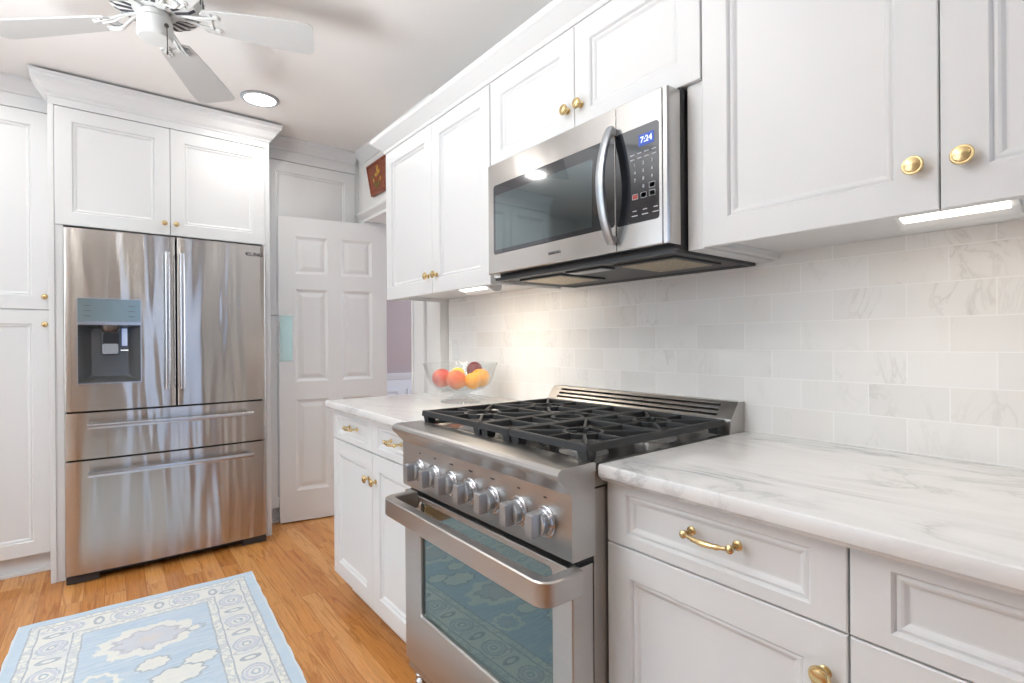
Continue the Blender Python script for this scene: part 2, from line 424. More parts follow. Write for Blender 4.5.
# ------------------------------------------------------------------ room shell
ZC = 2.53
XW, XD = 1.488, 1.43           # tiled wall face, face of the wall with the doorway
bm = B(); box(bm, -2.1, 3.7, -2.1, 4.4, -.05, 0); struct(finish('floor', bm, m_oak))
bm = B(); box(bm, -2.1, 3.7, -2.1, 4.4, ZC, ZC+.05); struct(finish('ceiling', bm, m_ceil))
bm = B(); box(bm, XW, 1.58, -2.0, 2.46, 0, ZC); struct(finish('wall_right', bm, m_wall))
bm = B()   # doorway wall
box(bm, XD, 1.58, 2.46, 2.75, 0, ZC); box(bm, XD, 1.58, 2.75, 3.48, 2.03, ZC); box(bm, XD, 1.58, 3.48, 4.2, 0, ZC)
struct(finish('wall_doorway', bm, m_wall))
bm = B(); box(bm, -2.0, 1.43, 4.1, 4.2, 0, ZC); struct(finish('wall_far', bm, m_wall))
def wall_hole(name, along, fixed0, fixed1, a0, a1, h0, h1, z0, z1):
    bm = B()
    def bx(p, q, s, t):
        if along == 'y': box(bm, fixed0, fixed1, p, q, s, t)
        else: box(bm, p, q, fixed0, fixed1, s, t)
    bx(a0, h0, 0, ZC); bx(h1, a1, 0, ZC); bx(h0, h1, 0, z0); bx(h0, h1, z1, ZC)
    return struct(finish(name, bm, m_wall))
wall_hole('wall_left', 'y', -2.1, -2.0, -2.0, 4.2, .9, 3.1, .75, 2.25)
def wall_back():
    bm = B(); a, b = -2.1, -2.0
    box(bm, -2.1, .18, a, b, 0, ZC); box(bm, 1.02, 1.58, a, b, 0, ZC); box(bm, .18, 1.02, a, b, 0, .12); box(bm, .18, 1.02, a, b, 2.2, ZC)
    struct(finish('wall_back', bm, m_tan))
wall_back()
def window(name, fr, w, h):
    bm = B()
    plates(bm, fr, [(0, 0, w, h, 0, 0), (0, 0, w, h, 0, .1), (.05, .05, w-.05, h-.05, 0, .1), (.05, .05, w-.05, h-.05, 0, 0), (0, 0, w, h, 0, 0)], False, False)
    for i in (1, 2):
        x = w*i/3
        plates(bm, fr, [(x-.03, .05, x+.03, h-.05, 0, .03), (x-.03, .05, x+.03, h-.05, 0, .08)])
    for i in range(3):
        plates(bm, fr, [(w*i/3+.03, h*.5-.02, w*(i+1)/3-.03, h*.5+.02, 0, .035), (w*i/3+.03, h*.5-.02, w*(i+1)/3-.03, h*.5+.02, 0, .075)])
    o = struct(finish(name, bm, m_trim))
    bm = B(); plates(bm, fr, [(.05, .05, w-.05, h-.05, 0, .05), (.05, .05, w-.05, h-.05, 0, .054)]); finish('pane', bm, m_pane, o)
window('window_1', Fr((.18, -2.1, .12), (1, 0, 0), (0, 1, 0)), .84, 2.08)
window('window_2', Fr((-2.1, .9, .75), (0, 1, 0), (1, 0, 0)), 2.2, 1.5)
# the hall beyond the doorway
bm = B(); box(bm, 1.58, 3.7, 4.3, 4.4, 0, ZC); struct(finish('wall_hall_far', bm, m_hall))
bm = B(); box(bm, 3.6, 3.7, 1.3, 4.3, 0, ZC); struct(finish('wall_hall_right', bm, m_hall))
bm = B(); box(bm, 1.58, 3.6, 1.3, 1.4, 0, ZC); struct(finish('wall_hall_near', bm, m_hall))
bm = B()
box(bm, 1.58, 3.6, 4.285, 4.3, 0, .86)
prism(bm, [(4.3, .84), (4.275, .85), (4.262, .885), (4.258, .905), (4.3, .905)], 'x', 1.58, 3.6)
for i in range(4):
    x = 1.66+.48*i
    plates(bm, Fr((x, 4.285, .18), (1, 0, 0), (0, -1, 0)), [(0, 0, .4, .58, 0, 0), (0, 0, .4, .58, 0, .012), (.02, .02, .38, .56, 0, .012), (.03, .03, .37, .55, 0, .002)], False, True)
struct(finish('trim_1', bm, m_wains))
# doorway casing and header cap
bm = B()
box(bm, XD-.02, XD, 2.615, 2.75, 0, 2.03); box(bm, XD-.028, XD-.02, 2.732, 2.75, 0, 2.03); box(bm, XD-.02, XD, 3.48, 3.56, 0, 2.03)
struct(finish('trim_2', bm, m_trim, bevel=.003))
bm = B()
mitre_sweep(bm, [(XD, 3.53), (XD, 2.62)][::1], [(0, 2.03), (-.012, 2.03), (-.016, 2.045), (-.035, 2.06), (-.05, 2.072), (-.055, 2.085), (0, 2.085)])
struct(finish('trim_3', bm, m_trim))
# crown along the doorway wall at the ceiling
CR = [(0, -.09), (.010, -.09), (.014, -.075), (.034, -.05), (.052, -.026), (.060, -.018), (.064, 0), (0, 0)]
bm = B(); mitre_sweep(bm, [(XD, 2.46), (XD, 3.56)], [(o*.8, ZC+z*.9) for o, z in CR]); struct(finish('trim_4', bm, m_trim))
# baseboards seen beside the tall cabinets are part of their toe kicks; one on the left wall
bm = B(); box(bm, -2.0, -1.985, -2, 4.1, 0, .12); struct(finish('baseboard_left', bm, m_trim, bevel=.003))

# tiled backsplash: on the wall
bm = B(); box(bm, XW-.008, XW, -2.0, 2.455, .914, 1.50)
o = struct(finish('wall_tile', bm, m_tile), 'white marble subway tiles on the wall above the worktops', 'backsplash')

# six-panel door, swung into the kitchen
ang = math.radians(-10.7)
Ud = Vector((math.cos(ang), math.sin(ang), 0)); Nd = Vector((Ud.y, -Ud.x, 0))
DW = .70; fr = Fr((.873, 3.573, .008), Ud, Nd)
bm = B()
cols = [(.10, .305), (.395, .60)]; rows = [(1.61, 1.87), (.92, 1.53)  , (.20, .80)]
xs = [0, cols[0][0], cols[0][1], cols[1][0], cols[1][1], DW]; zs = [0, .20, .80, .92, 1.53, 1.63, 1.88, 2.005]
for i in range(5):
    for j in range(7):
        x0, x1, z0, z1 = xs[i], xs[i+1], zs[j], zs[j+1]
        if i in (1, 3) and j in (1, 3, 5):
            for s0, s1 in ((0, 1), (-.036, -1)):
                q = lambda d: s0 + s1*d if s1 == 1 else s0 - d
                if s1 == 1: sp = [(0, 0, 0), (.006, -.004), (.018, -.010), (.024, -.010), (.05, -.003)]
                rings(bm, [[fr(x0+a, z0+a, s0+b*s1), fr(x1-a, z0+a, s0+b*s1), fr(x1-a, z1-a, s0+b*s1), fr(x0+a, z1-a, s0+b*s1)]
                           for a, b in ((0, 0), (.006, -.004), (.018, -.010), (.024, -.010), (.05, -.003))], False, True)
        else:
            for zz in (0, -.036):
                bm.faces.new([bm.verts.new(fr(a, b, zz)) for a, b in ((x0, z0), (x1, z0), (x1, z1), (x0, z1))])
rings(bm, [[fr(0, 0, -.036), fr(DW, 0, -.036), fr(DW, 2.005, -.036), fr(0, 2.005, -.036)], [fr(0, 0, 0), fr(DW, 0, 0), fr(DW, 2.005, 0), fr(0, 2.005, 0)]], False, False)
door = struct(finish('door_1', bm, m_trim), 'white six-panel swing door standing open beside the refrigerator', 'door')
bm = B(); plates(bm, fr, [(.006, 1.055, .082, 1.355, .004, 0), (.006, 1.055, .082, 1.355, .004, .003)])
for z in (1.07, 1.34):
    for x in (.016, .072): lathe(bm, fr(x, z, .003), Nd, [(.004, 0), (.004, .0008), (.002, .0014)], 10)
pp = finish('push_plate', bm, m_plate, door); pp['label'] = 'shiny pale green reflective push plate'

# ------------------------------------------------------------------ cabinet pieces
def panel_front(name, fr, w, h, parent, t=.02, stile=.062, mat=None, sz=None):
    """a recessed-panel front with a bead round the panel, lower left corner at fr"""
    s = stile
    bm = B()
    k_ = ((sz or s)-s)
    def L(d, z):
        e = d + (k_ if d >= s else 0)
        return [fr(d, e, z), fr(w-d, e, z), fr(w-d, h-e, z), fr(d, h-e, z)]
    rings(bm, [L(0, 0), L(0, t-.002), L(.002, t), L(s, t), L(s+.003, t-.003), L(s+.005, t-.0075), L(s+.010, t-.0060), L(s+.014, t-.0075), L(s+.019, t-.012), L(s+.022, t-.0125)])
    return finish(name, bm, mat or m_cab, parent)
def cab_knob(c, n, parent, s=1.0):
    bm = B(); lathe(bm, c, n, [(.010*s, 0), (.010*s, .002*s), (.0055*s, .004*s), (.005*s, .012*s), (.008*s, .015*s), (.0155*s, .018*s), (.0165*s, .0205*s), (.0150*s, .0235*s), (.0125*s, .0235*s), (.0115*s, .026*s), (.007*s, .0275*s), (.001, .028*s)], 24)
    return finish('knob', bm, m_brass, parent, smooth=40)
def cab_pull(c, u, n, parent, half=.048):
    c, u, n = Vector(c), Vector(u), Vector(n); bm = B()
    for s in (-1, 1):
        lathe(bm, c+u*half*s, n, [(.009, 0), (.009, .003), (.005, .005), (.0045, .022), (.0075, .026), (.0075, .031), (.004, .034), (.001, .035)], 16)
    pts, sc = [], []
    for i in range(17):
        t = i/16*2-1
        pts.append(c+u*half*t+n*(.027+.007*(1-t*t))+Vector((0, 0, -.003))*(1-t*t)); sc.append(.62+.45*math.exp(-(t*2.2)**2)+(.25 if abs(abs(t)-.55) < .07 else 0))
    tube(bm, pts, .0058, 12, sc)
    return finish('drawer_pull', bm, m_brass, parent, smooth=40)
NX = (-1, 0, 0); NY = (0, -1, 0)
def xfront(name, Xf, ya, yb, z0, z1, parent, **k):   # front on a cabinet of the right run, facing -X; ya < yb
    return panel_front(name, Fr((Xf+.02, yb, z0), (0, -1, 0), NX), yb-ya, z1-z0, parent, **k)
def yfront(name, Yf, xa, xb, z0, z1, parent, **k):
    return panel_front(name, Fr((xa, Yf+.02, z0), (1, 0, 0), NY), xb-xa, z1-z0, parent, **k)
g = .0011
# ---- upper cabinets of the right run
XU = 1.12
def upper(label, ya, yb, z0, z1, split, knobs, loc_name='wall_cabinet', panel=True):
    t = thing(loc_name, label, 'cabinet', (XW-.17, (ya+yb)/2, z0))
    bm = B()
    zb = z0+.022
    box(bm, XU+.021, XW-.009, ya+.001, yb-.001, zb, z1)
    box(bm, XU+.021, XU+.04, ya+.001, yb-.001, z0+.004, zb)                 # face frame below
    box(bm, XU+.04, XW-.009, ya+.001, ya+.017, z0+.004, zb); box(bm, XU+.04, XW-.009, yb-.017, yb-.001, z0+.004, zb)
    finish('body', bm, m_cab, t, bevel=.001)
    for (a, b), (ky, kz) in zip(((ya, split), (split, yb)), knobs):
        d = xfront('door', XU, a+g, b-g, z0, z1-.003, t); cab_knob((XU, ky, kz), NX, d)
    return t
upper('white two-door wall cabinet over the right worktop, next to the microwave', -.205, .688, 1.405, 2.145, .241, ((.208, 1.485), (.274, 1.485)))
upper('short white two-door wall cabinet directly above the microwave', .690, 1.552, 1.812, 2.145, 1.114, ((1.086, 1.892), (1.142, 1.892)))
upper('tall white two-door wall cabinet left of the microwave, above the fruit bowl', 1.556, 2.466, 1.397, 2.145, 1.993, ((1.955, 1.475), (2.026, 1.475)))
upper('white two-door wall cabinet nearest the camera, beyond the second brass knob pair', -1.10, -.209, 1.405, 2.145, -.655, ((-.69, 1.485), (-.62, 1.485)))
# filler strips beside the microwave
bm = B(); box(bm, XU+.012, XW-.009, .690, .734, 1.405, 1.811)
tag(finish('filler_strip', bm, m_cab, bevel=.001, origin=(1.3, .70, 1.405)), 'narrow white vertical filler strip between microwave and right wall cabinet', 'panel')
bm = B(); box(bm, XU+.012, XW-.009, 1.481, 1.553, 1.42, 1.811)
tag(finish('filler_strip', bm, m_cab, bevel=.001, origin=(1.3, 1.51, 1.42)), 'white filler strip between microwave and the tall wall cabinet on its left', 'panel')
# crown over the uppers
prof = [(0, 2.144), (.006, 2.144), (.010, 2.150), (.010, 2.158), (.016, 2.162), (.034, 2.176), (.052, 2.190), (.058, 2.194), (.062, 2.204), (.062, 2.212), (0, 2.212)]
bm = B(); mitre_sweep(bm, [(XU+.004, -1.2), (XU+.004, 2.466), (XW-.001, 2.466)], prof)
struct(finish('trim_5', bm, m_trim))

# ---- base cabinets
XB = .878
def base_cab(name, label, ya, yb, Xf):
    t = thing(name, label, 'cabinet', (XW-.3, (ya+yb)/2, 0))
    bm = B(); box(bm, Xf+.021, XW-.009, ya, yb, .11, .876); finish('body', bm, m_cab, t, bevel=.001)
    bm = B(); box(bm, Xf+.085, XW-.009, ya+.002, yb-.002, .001, .1095); finish('toe_kick', bm, m_cab, t)
    return t
t = base_cab('base_cabinet', 'white base cabinet right of the range with one drawer above one door', .301, .779, XB)
d = xfront('drawer', XB, .301+g, .779, .738, .8765, t, stile=.052, sz=.024); cab_pull((XB, .520, .819), (0, 1, 0), NX, d, .046)
d = xfront('door', XB, .301+g, .779, .115, .735, t); cab_knob((XB, .334, .665), NX, d)
t = base_cab('base_cabinet', 'white base cabinet at the right edge with stacked drawers', -.40, .300, XB)
for z0, z1, s, q in ((.738, .8765, .052, .024), (.428, .735, .055, None), (.115, .425, .055, None)):
    d = xfront('drawer', XB, -.40, .300-g, z0, z1, t, stile=s, sz=q); cab_pull((XB, .035, (z0+z1)/2+.006), (0, 1, 0), NX, d, .046)
t = base_cab('base_cabinet', 'white base cabinet at the near end of the right worktop', -1.2, -.402, XB)
d = xfront('door', XB, -1.2, -.803, .115, .872, t); cab_knob((XB, -.84, .80), NX, d)
d = xfront('door', XB, -.80, -.405, .115, .872, t); cab_knob((XB, -.76, .80), NX, d)
XBL = .828
t = base_cab('base_cabinet', 'white base cabinet left of the range with two drawers above two doors', 1.572, 2.420, XBL)
for a, b, ky, kk in ((1.574, 1.968, 1.748, 2.02), (1.971, 2.419, 2.165, 2.09)):
    d = xfront('drawer', XBL, a, b, .743, .8765, t, stile=.050, sz=.024); cab_pull((XBL, ky, .815), (0, 1, 0), NX, d, .042)
d = xfront('door', XBL, 1.574, 1.968, .115, .738, t); cab_knob((XBL, 1.935, .632), NX, d)
d = xfront('door', XBL, 1.971, 2.419, .115, .738, t); cab_knob((XBL, 2.005, .632), NX, d)
# ---- worktops with an ogee edge
def worktop(label, Xf, y0, y1, round_end=None):
    P = [(XW-.009, .8775), (Xf+.012, .8775), (Xf+.010, .8800), (Xf+.006, .8845), (Xf+.001, .8880), (Xf, .891), (Xf, .9075), (Xf+.0015, .9118), (Xf+.005, .914), (XW-.009, .914)]
    bm = B()
    if round_end:  # edge profile returns round the free end
        inn = .03
        pr = [(-inn, .8775)] + [(-(p[0]-Xf), p[1]) for p in P[1:9]] + [(-inn, .914)]
        mitre_sweep(bm, [(Xf, y0), (Xf, y1), (XW-.009, y1)], pr)
        box(bm, Xf+inn-.001, XW-.009, y0, y1-inn+.001, .8776, .9139)
    else:
        prism(bm, P, 'y', y0, y1)
    return tag(finish('worktop', bm, m_marble, smooth=30, origin=(1.15, (y0+y1)/2, .8775)), label, 'countertop')
worktop('long white marble worktop with grey veins to the right of the range', .842, -1.22, .772)
worktop('white marble worktop left of the range, under the fruit bowl', .793, 1.566, 2.428, True)

# ------------------------------------------------------------------ range
YR0, YR1 = .775, 1.562
rg = thing('range', 'stainless steel gas range with seven knobs and black cast iron grates', 'stove', (1.12, (YR0+YR1)/2, 0))
bm = B(); box(bm, .838, 1.455, YR0+.008, YR1-.004, .11, .858); box(bm, .832, 1.462, YR0+.008, YR1-.004, .861, .900)
finish('body', bm, m_side, rg, bevel=.001)
bm = B(); box(bm, .86, 1.44, YR0+.03, YR1-.03, .035, .112); finish('kick_panel', bm, m_black, rg)
for yy in (YR0+.05, YR1-.05):
    for xx in (.80, 1.38):
        bm = B(); lathe(bm, (xx, yy, .001), (0, 0, 1), [(.022, 0), (.022, .006)]+[q for k in range(5) for q in ((.013, .008+.021*k), (.020, .013+.021*k), (.021, .019+.021*k), (.014, .027+.021*k))]+[(.014, .118)], 18)
        lg = finish('leg', bm, m_chrome, rg, smooth=50)
bm = B(); box(bm, .775, .836, YR0+.01, YR1-.01, .1175, .146); finish('lower_trim', bm, m_side, rg, bevel=.002)
# oven door: frame with a rounded window opening
od = Fr((.828, YR1-.006, .152), (0, -1, 0), NX); w, h = YR1-YR0-.008, .548
wx0, wx1, wz0, wz1 = YR1-.006-1.452, YR1-.006-.843, .325-.152, .682-.152
bm = B()
plates(bm, od, [(0, 0, w, h, .001, 0), (0, 0, w, h, .001, .060), (.002, .002, w-.002, h-.002, .002, .0625), (wx0-.004, wz0-.004, wx1+.004, wz1+.004, .014, .0625), (wx0, wz0, wx1, wz1, .011, .058), (wx0, wz0, wx1, wz1, .014, .040)], True, False)
dr = finish('oven_door', bm, m_range, rg)
bm = B(); plates(bm, od, [(wx0-.002, wz0-.002, wx1+.002, wz1+.002, .014, .038), (wx0-.002, wz0-.002, wx1+.002, wz1+.002, .014, .052)]); o = finish('oven_window', bm, m_oven, dr)
o['label'] = 'dark tinted reflective oven window'
# rectangular-section handle
bm = B()
hy0, hy1, hx, hz = .744, 1.490, .670, .687
sec = [(-.012, -.026), (.012, -.026), (.015, -.023), (.015, .023), (.012, .026), (-.012, .026), (-.015, .023), (-.015, -.023)]
pts = [(.764, hy0+.014, hz), (.688, hy0+.014, hz), (.680, hy0+.017, hz), (.673, hy0+.024, hz), (.670, hy0+.036, hz), (.670, hy1-.036, hz), (.673, hy1-.024, hz), (.680, hy1-.017, hz), (.688, hy1-.014, hz), (.764, hy1-.014, hz)]
sweep(bm, pts, sec); finish('oven_handle', bm, m_chrome if False else m_range, dr, smooth=30)
# control panel and bull nose
bm = B()
prism(bm, [(.835, .716), (.766, .716), (.764, .719), (.764, .858), (.757, .866), (.736, .888), (.727, .898), (.724, .906), (.727, .913), (.735, .918), (.750, .9195), (.832, .9195), (.838, .916), (.838, .90), (.835, .90)], 'y', YR0, YR1)
cp = finish('control_panel', bm, m_range, rg, smooth=25)
bm = B(); prism(bm, [(.764, .858), (.757, .866), (.736, .888), (.727, .898), (.724, .906), (.727, .913), (.735, .918), (.750, .9195), (.832, .9195), (.8315, .70), (.8315, .716), (.764, .716)], 'y', YR0-.002, YR0-.0002)
bm.free()
bm = B(); box(bm, .790, .834, YR0+.006, YR1-.006, .7005, .716); finish('vent_slot', bm, m_dark, rg)
for i, ky in enumerate((.859, .953, 1.059, 1.159, 1.258, 1.351, 1.445)):
    c = Vector((.7635, ky, .783))
    bm = B(); lathe(bm, c, NX, [(.036, 0), (.036, .003), (.033, .006), (.0315, .006), (.030, .010), (.028, .012), (.027, .012)], 32)
    bz = finish('knob_bezel', bm, m_chrome, cp, smooth=40)
    bm = B(); lathe(bm, c+Vector((-.010, 0, 0)), NX, [(.0265, 0), (.0265, .012), (.025, .016), (.022, .0175)], 32)
    kf = Fr(c+Vector((-.02, .0125, -.0255)), (0, -1, 0), NX)
    plates(bm, kf, [(0, 0, .025, .051, .002, 0), (0, 0, .025, .051, .002, .026), (.002, .002, .023, .049, .002, .029)])
    k = finish('burner_knob', bm, m_knob, cp, smooth=40)
    text('dial_mark', ('LIGHT', 'OVEN', 'LF', 'LR', 'C', 'RF', 'RR')[0:1][0] if False else '.....', .001, c+Vector((0, 0, 1)), (0, 0, 0), m_print, cp) if False else None
    bm = B()
    for q in range(5 if i in (2, 3, 4) else 3):
        yy = ky + .003*(q - (2 if i in (2, 3, 4) else 1))*1.25
        box(bm, .7634, .7640, yy-.0014, yy+.0014, .8345, .8385)
    finish('printed_mark', bm, m_print, cp)
# cooktop tray
bm = B()
tf = Fr((.838, YR0+.002, .900), (1, 0, 0), (0, 0, 1), (0, 1, 0)); tw, th = 1.462-.838, YR1-YR0-.004
plates(bm, tf, [(0, 0, tw, th, .002, 0), (0, 0, tw, th, .002, .016), (.008, .008, tw-.05, th-.008, .01, .016), (.016, .016, tw-.06, th-.016, .012, .004), (.03, .03, tw-.08, th-.03, .012, .002)])
finish('cooktop', bm, Mat('cooktop_steel', Base_Color=(.30, .29, .28, 1), Metallic=1, Roughness=.22).m, rg, smooth=30)
GZ = .956
burners = [(.955, .925, .042), (1.235, .925, .048), (.955, 1.39, .048), (1.235, 1.39, .040), (1.10, 1.135, .045)]
for bx_, by_, br_ in burners:
    bm = B(); lathe(bm, (bx_, by_, .901), (0, 0, 1), [(br_*1.5, 0), (br_*1.5, .003), (br_*1.1, .008), (br_*1.02, .016), (br_*1.02, .019)], 28)
    b = finish('burner', bm, m_igniter, rg, smooth=40)
    bm = B(); lathe(bm, (bx_, by_, .9201), (0, 0, 1), [(br_*.9, 0), (br_*.98, .003), (br_*.94, .007), (br_*.3, .009), (.001, .009)], 28)
    finish('burner_cap', bm, m_burner, b, smooth=40)
def gbar(bm, x0, y0, x1, y1, w=.010, zt=GZ, zb=GZ-.016):
    a, b = Vector((x0, y0)), Vector((x1, y1)); t = (b-a).normalized(); n = Vector((-t.y, t.x))*w/2
    n2 = n*1.35
    q = [a+n2, a-n2, b-n2, b+n2]; p = [a+n*.75, a-n*.75, b-n*.75, b+n*.75]
    rings(bm, [[(v.x, v.y, zb) for v in q], [(v.x, v.y, zt-.003) for v in [a+n, a-n, b-n, b+n]], [(v.x, v.y, zt) for v in p]])
def gring(bm, cx, cy, r, w=.010, rx=None):
    n = 28; L = []
    for i in range(n+1):
        t = 2*PI*i/n; L.append([(cx+(r+o)*math.cos(t), cy+(r+o)*math.sin(t)*(rx or 1), z) for o, z in ((-w/2, GZ-.014), (w/2, GZ-.014), (w/2, GZ-.001), (-w/2, GZ-.001))])
    rings(bm, L, False, False)
GX0, GX1 = .822, 1.386
def grate(y0, y1, ctrs, rr_):
    bm = B(); e = .006
    X0, X1, Y0, Y1 = GX0+e, GX1-e, y0+e, y1-e
    for a in ((X0, Y0-e, X0, Y1+e), (X1, Y0-e, X1, Y1+e)): gbar(bm, *a, w=.014, zb=GZ-.017)
    for a in ((X0-e, Y0, X1+e, Y0), (X0-e, Y1, X1+e, Y1)): gbar(bm, *a, w=.014, zb=GZ-.017)
    for x in (X0+.012, X1-.012, ):
        for y in (Y0+.012, Y1-.012): 
            rings(bm, [[(x+sx*(.013), y+sy*(.013), .9165 if x < 1 else .9165) for sx, sy in ((-1,-1),(1,-1),(1,1),(-1,1))], [(x+sx*.016, y+sy*.016, GZ-.018) for sx, sy in ((-1,-1),(1,-1),(1,1),(-1,1))]])
    xm = (GX0+GX1)/2
    if y1-y0 > .2:
        gbar(bm, xm, Y0, xm, Y1, w=.012)
        for (cx, cy), (xa, xb) in zip(ctrs, ((X0, xm), (xm, X1))):
            gring(bm, cx, cy, rr_)
            for (px, py) in ((xa, Y0), (xa, Y1), (xb, Y0), (xb, Y1), (xa, cy), (xb, cy), (cx, Y0), (cx, Y1)):
                v = Vector((px-cx, py-cy)); v.normalize(); gbar(bm, cx+v.x*rr_*.98, cy+v.y*rr_*.98, px, py, w=.009)
            for k in range(3):
                t = PI/2*k*4/3+.5; gbar(bm, cx+math.cos(t)*rr_, cy+math.sin(t)*rr_, cx+math.cos(t)*rr_*.35, cy+math.sin(t)*rr_*.35, w=.008)
    else:
        for x in (.93, 1.01, 1.19, 1.27): gbar(bm, x, Y0, x, Y1, w=.010)
        gring(bm, ctrs[0][0], ctrs[0][1], rr_)
        for s in (-1, 1):
            gbar(bm, ctrs[0][0]+s*rr_, ctrs[0][1], ctrs[0][0]+s*.09, ctrs[0][1], w=.009)
    return finish('grate', bm, m_iron, rg, bevel=.0012)
grate(.786, 1.062, ((.955, .925), (1.235, .925)), .050)
grate(1.065, 1.200, ((1.10, 1.132),), .046)
grate(1.203, 1.535, ((.955, 1.375), (1.235, 1.375)), .056)
# back guard with three louvre slots
bm = B()
a0, a1 = (1.396, .916), (1.404, .955); s1 = (1.444, 1.002); s2 = (1.478, 1.002); s3 = (1.478, .90)
def sl(t): return (a1[0]+(s1[0]-a1[0])*t, a1[1]+(s1[1]-a1[1])*t)
full = [(1.478, .90), (1.396, .90), a0, a1, s1, s2]
prism(bm, full, 'y', YR0, YR0+.05); prism(bm, full, 'y', YR1-.05, YR1)
for t0, t1 in ((0, .14), (.27, .42), (.55, .70), (.83, 1)):
    p, q = sl(t0), sl(t1); o_ = .010
    poly = [p, q, (q[0]+.004, q[1]-.006), (p[0]+.010, p[1]-.008)]
    prism(bm, poly, 'y', YR0+.049, YR1-.049)
prism(bm, [(1.450, .90), (1.396, .90), a0, a1, (1.41, .948), (1.45, .94)], 'y', YR0+.049, YR1-.049)
prism(bm, [(1.478, .90), (1.470, .90), (1.462, .992), s1, s2], 'y', YR0+.049, YR1-.049)
bgd = finish('back_guard', bm, m_range, rg, bevel=.0008)
bm = B(); prism(bm, [(1.466, .945), (1.420, .945), (1.452, .986), (1.466, .986)], 'y', YR0+.05, YR1-.05); finish('louvre_backing', bm, m_black, bgd)

# ------------------------------------------------------------------ microwave
Y0, Y1, XM = .738, 1.478, 1.055
Z0, Z1 = 1.418, 1.798
mw = thing('microwave', 'stainless steel over-the-range microwave with curved handle and black keypad', 'microwave', (1.28, (Y0+Y1)/2, Z0-.03))
bm = B(); box(bm, XM+.052, XW-.009, Y0, Y1, Z0-.014, Z1+.008); finish('body', bm, m_black, mw, bevel=.002)
# underside tray with filters
bm = B()
uf = Fr((XM+.03, Y1, Z0-.014), (0, -1, 0), (0, 0, -1), (1, 0, 0)); uw, uh = Y1-Y0, XW-.009-XM-.03
plates(bm, uf, [(0, 0, uw, uh, .003, -.004), (0, 0, uw, uh, .003, .006), (.012, .012, uw-.012, uh-.012, .004, .008), (.03, .03, uw-.03, uh-.03, .006, .002)])
for u0, u1 in ((.06, .27), (.49, .70)):
    plates(bm, uf, [(u0, .06, u1, .28, .006, .001), (u0, .06, u1, .28, .006, .008), (u0+.014, .074, u1-.014, .266, .006, .008), (u0+.016, .076, u1-.016, .264, .006, .005)])
plates(bm, uf, [(.30, .05, .46, .11, .008, .001), (.30, .05, .46, .11, .008, .007)])
ub = finish('bottom_tray', bm, m_char, mw)
fm = Mat('grease_filter_mesh', Roughness=.35, Metallic=.8)
fc = fm.n('TexVoronoi'); fc.inputs['Scale'].default_value = 260; fm.l(fm.coord(), fc.inputs['Vector'])
fm.l(fm.ramp(fc.outputs[0], [(.1, (.10, .07, .03, 1)), (.6, (.50, .40, .24, 1))]), fm.p.inputs['Base Color'])
for u0, u1 in ((.076, .254), (.506, .684)):
    bm = B(); plates(bm, uf, [(u0, .076, u1, .264, .006, .004), (u0, .076, u1, .264, .006, .0085)]); finish('grease_filter', bm, fm.m, ub)
bm = B(); plates(bm, uf, [(.31, .058, .45, .102, .006, .006), (.31, .058, .45, .102, .006, .009)]); finish('lamp_cover', bm, m_igniter, ub)
# door (steel frame with dark window), control side and edges
mf = Fr((XM+.034, Y1, Z0), (0, -1, 0), NX); split = Y1-.898; H = Z1-Z0; Wm = Y1-Y0
bm = B()
wx = (Y1-1.445, split-.004, 1.484-Z0, 1.722-Z0)
plates(bm, mf, [(0, 0, split-.0012, H, .002, -.017), (0, 0, split-.0012, H, .002, .032), (.003, .003, split-.002, H-.003, .003, .034), (wx[0], wx[2], wx[1], wx[3], .010, .034), (wx[0]+.001, wx[2]+.001, wx[1]-.001, wx[3]-.001, .010, .0325)])
md = finish('door', bm, m_micro, mw)
bm = B(); plates(bm, mf, [(wx[0]+.001, wx[2]+.001, wx[1], wx[3]-.001, .009, .0326), (wx[0]+.001, wx[2]+.001, wx[1], wx[3]-.001, .009, .0344)]); wg = finish('door_glass', bm, m_panel, md)
bm = B(); plates(bm, mf, [(wx[0]+.012, wx[2]+.014, wx[1]-.08, wx[3]-.036, .004, .0345), (wx[0]+.012, wx[2]+.014, wx[1]-.08, wx[3]-.036, .004, .0350)]); finish('viewing_window', bm, m_mwglass, wg)
bm = B()
plates(bm, mf, [(split+.0012, 0, Wm-.016, H, .002, -.017), (split+.0012, 0, Wm-.016, H, .002, .032), (split+.003, .003, Wm-.017, H-.003, .002, .034)])
plates(bm, mf, [(Wm-.0155, 0, Wm, H, .002, -.017), (Wm-.0155, 0, Wm, H, .004, .028), (Wm-.014, .001, Wm-.003, H-.001, .004, .0325)])
cs = finish('control_side', bm, m_micro, mw)
kx0, kx1, kz0, kz1 = split+.002, Y1-.763, 1.482-Z0, 1.722-Z0
bm = B(); plates(bm, mf, [(kx0, kz0, kx1, kz1, .008, .0335), (kx0, kz0, kx1, kz1, .008, .0352)]); kp = finish('keypad', bm, m_panel, cs)
rx = (PI/2, 0, -PI/2)
def mtxt(name, s, y, z, size, mat, par): return text(name, s, size, (XM-.0018, y, z), rx, mat, par, .0002)
bm = B(); plates(bm, mf, [(Y1-.822, 1.671-Z0, Y1-.776, 1.700-Z0, .002, .0352), (Y1-.822, 1.671-Z0, Y1-.776, 1.700-Z0, .002, .0357)]); ds = finish('clock_display', bm, m_screen, kp)
mtxt('clock_digits', '7:24', .799, 1.6855, .021, m_digit, ds)
bm_w = B()
for r_ in range(2):
    for c_ in range(4):
        y = .842-.022*c_; z = 1.655-.012*r_
        box(bm_w, XM-.0020, XM-.0012, y-.0065, y+.0065, z-.0012, z+.0012)
finish('key_legend', bm_w, m_wprint, kp)
bm_w = B()
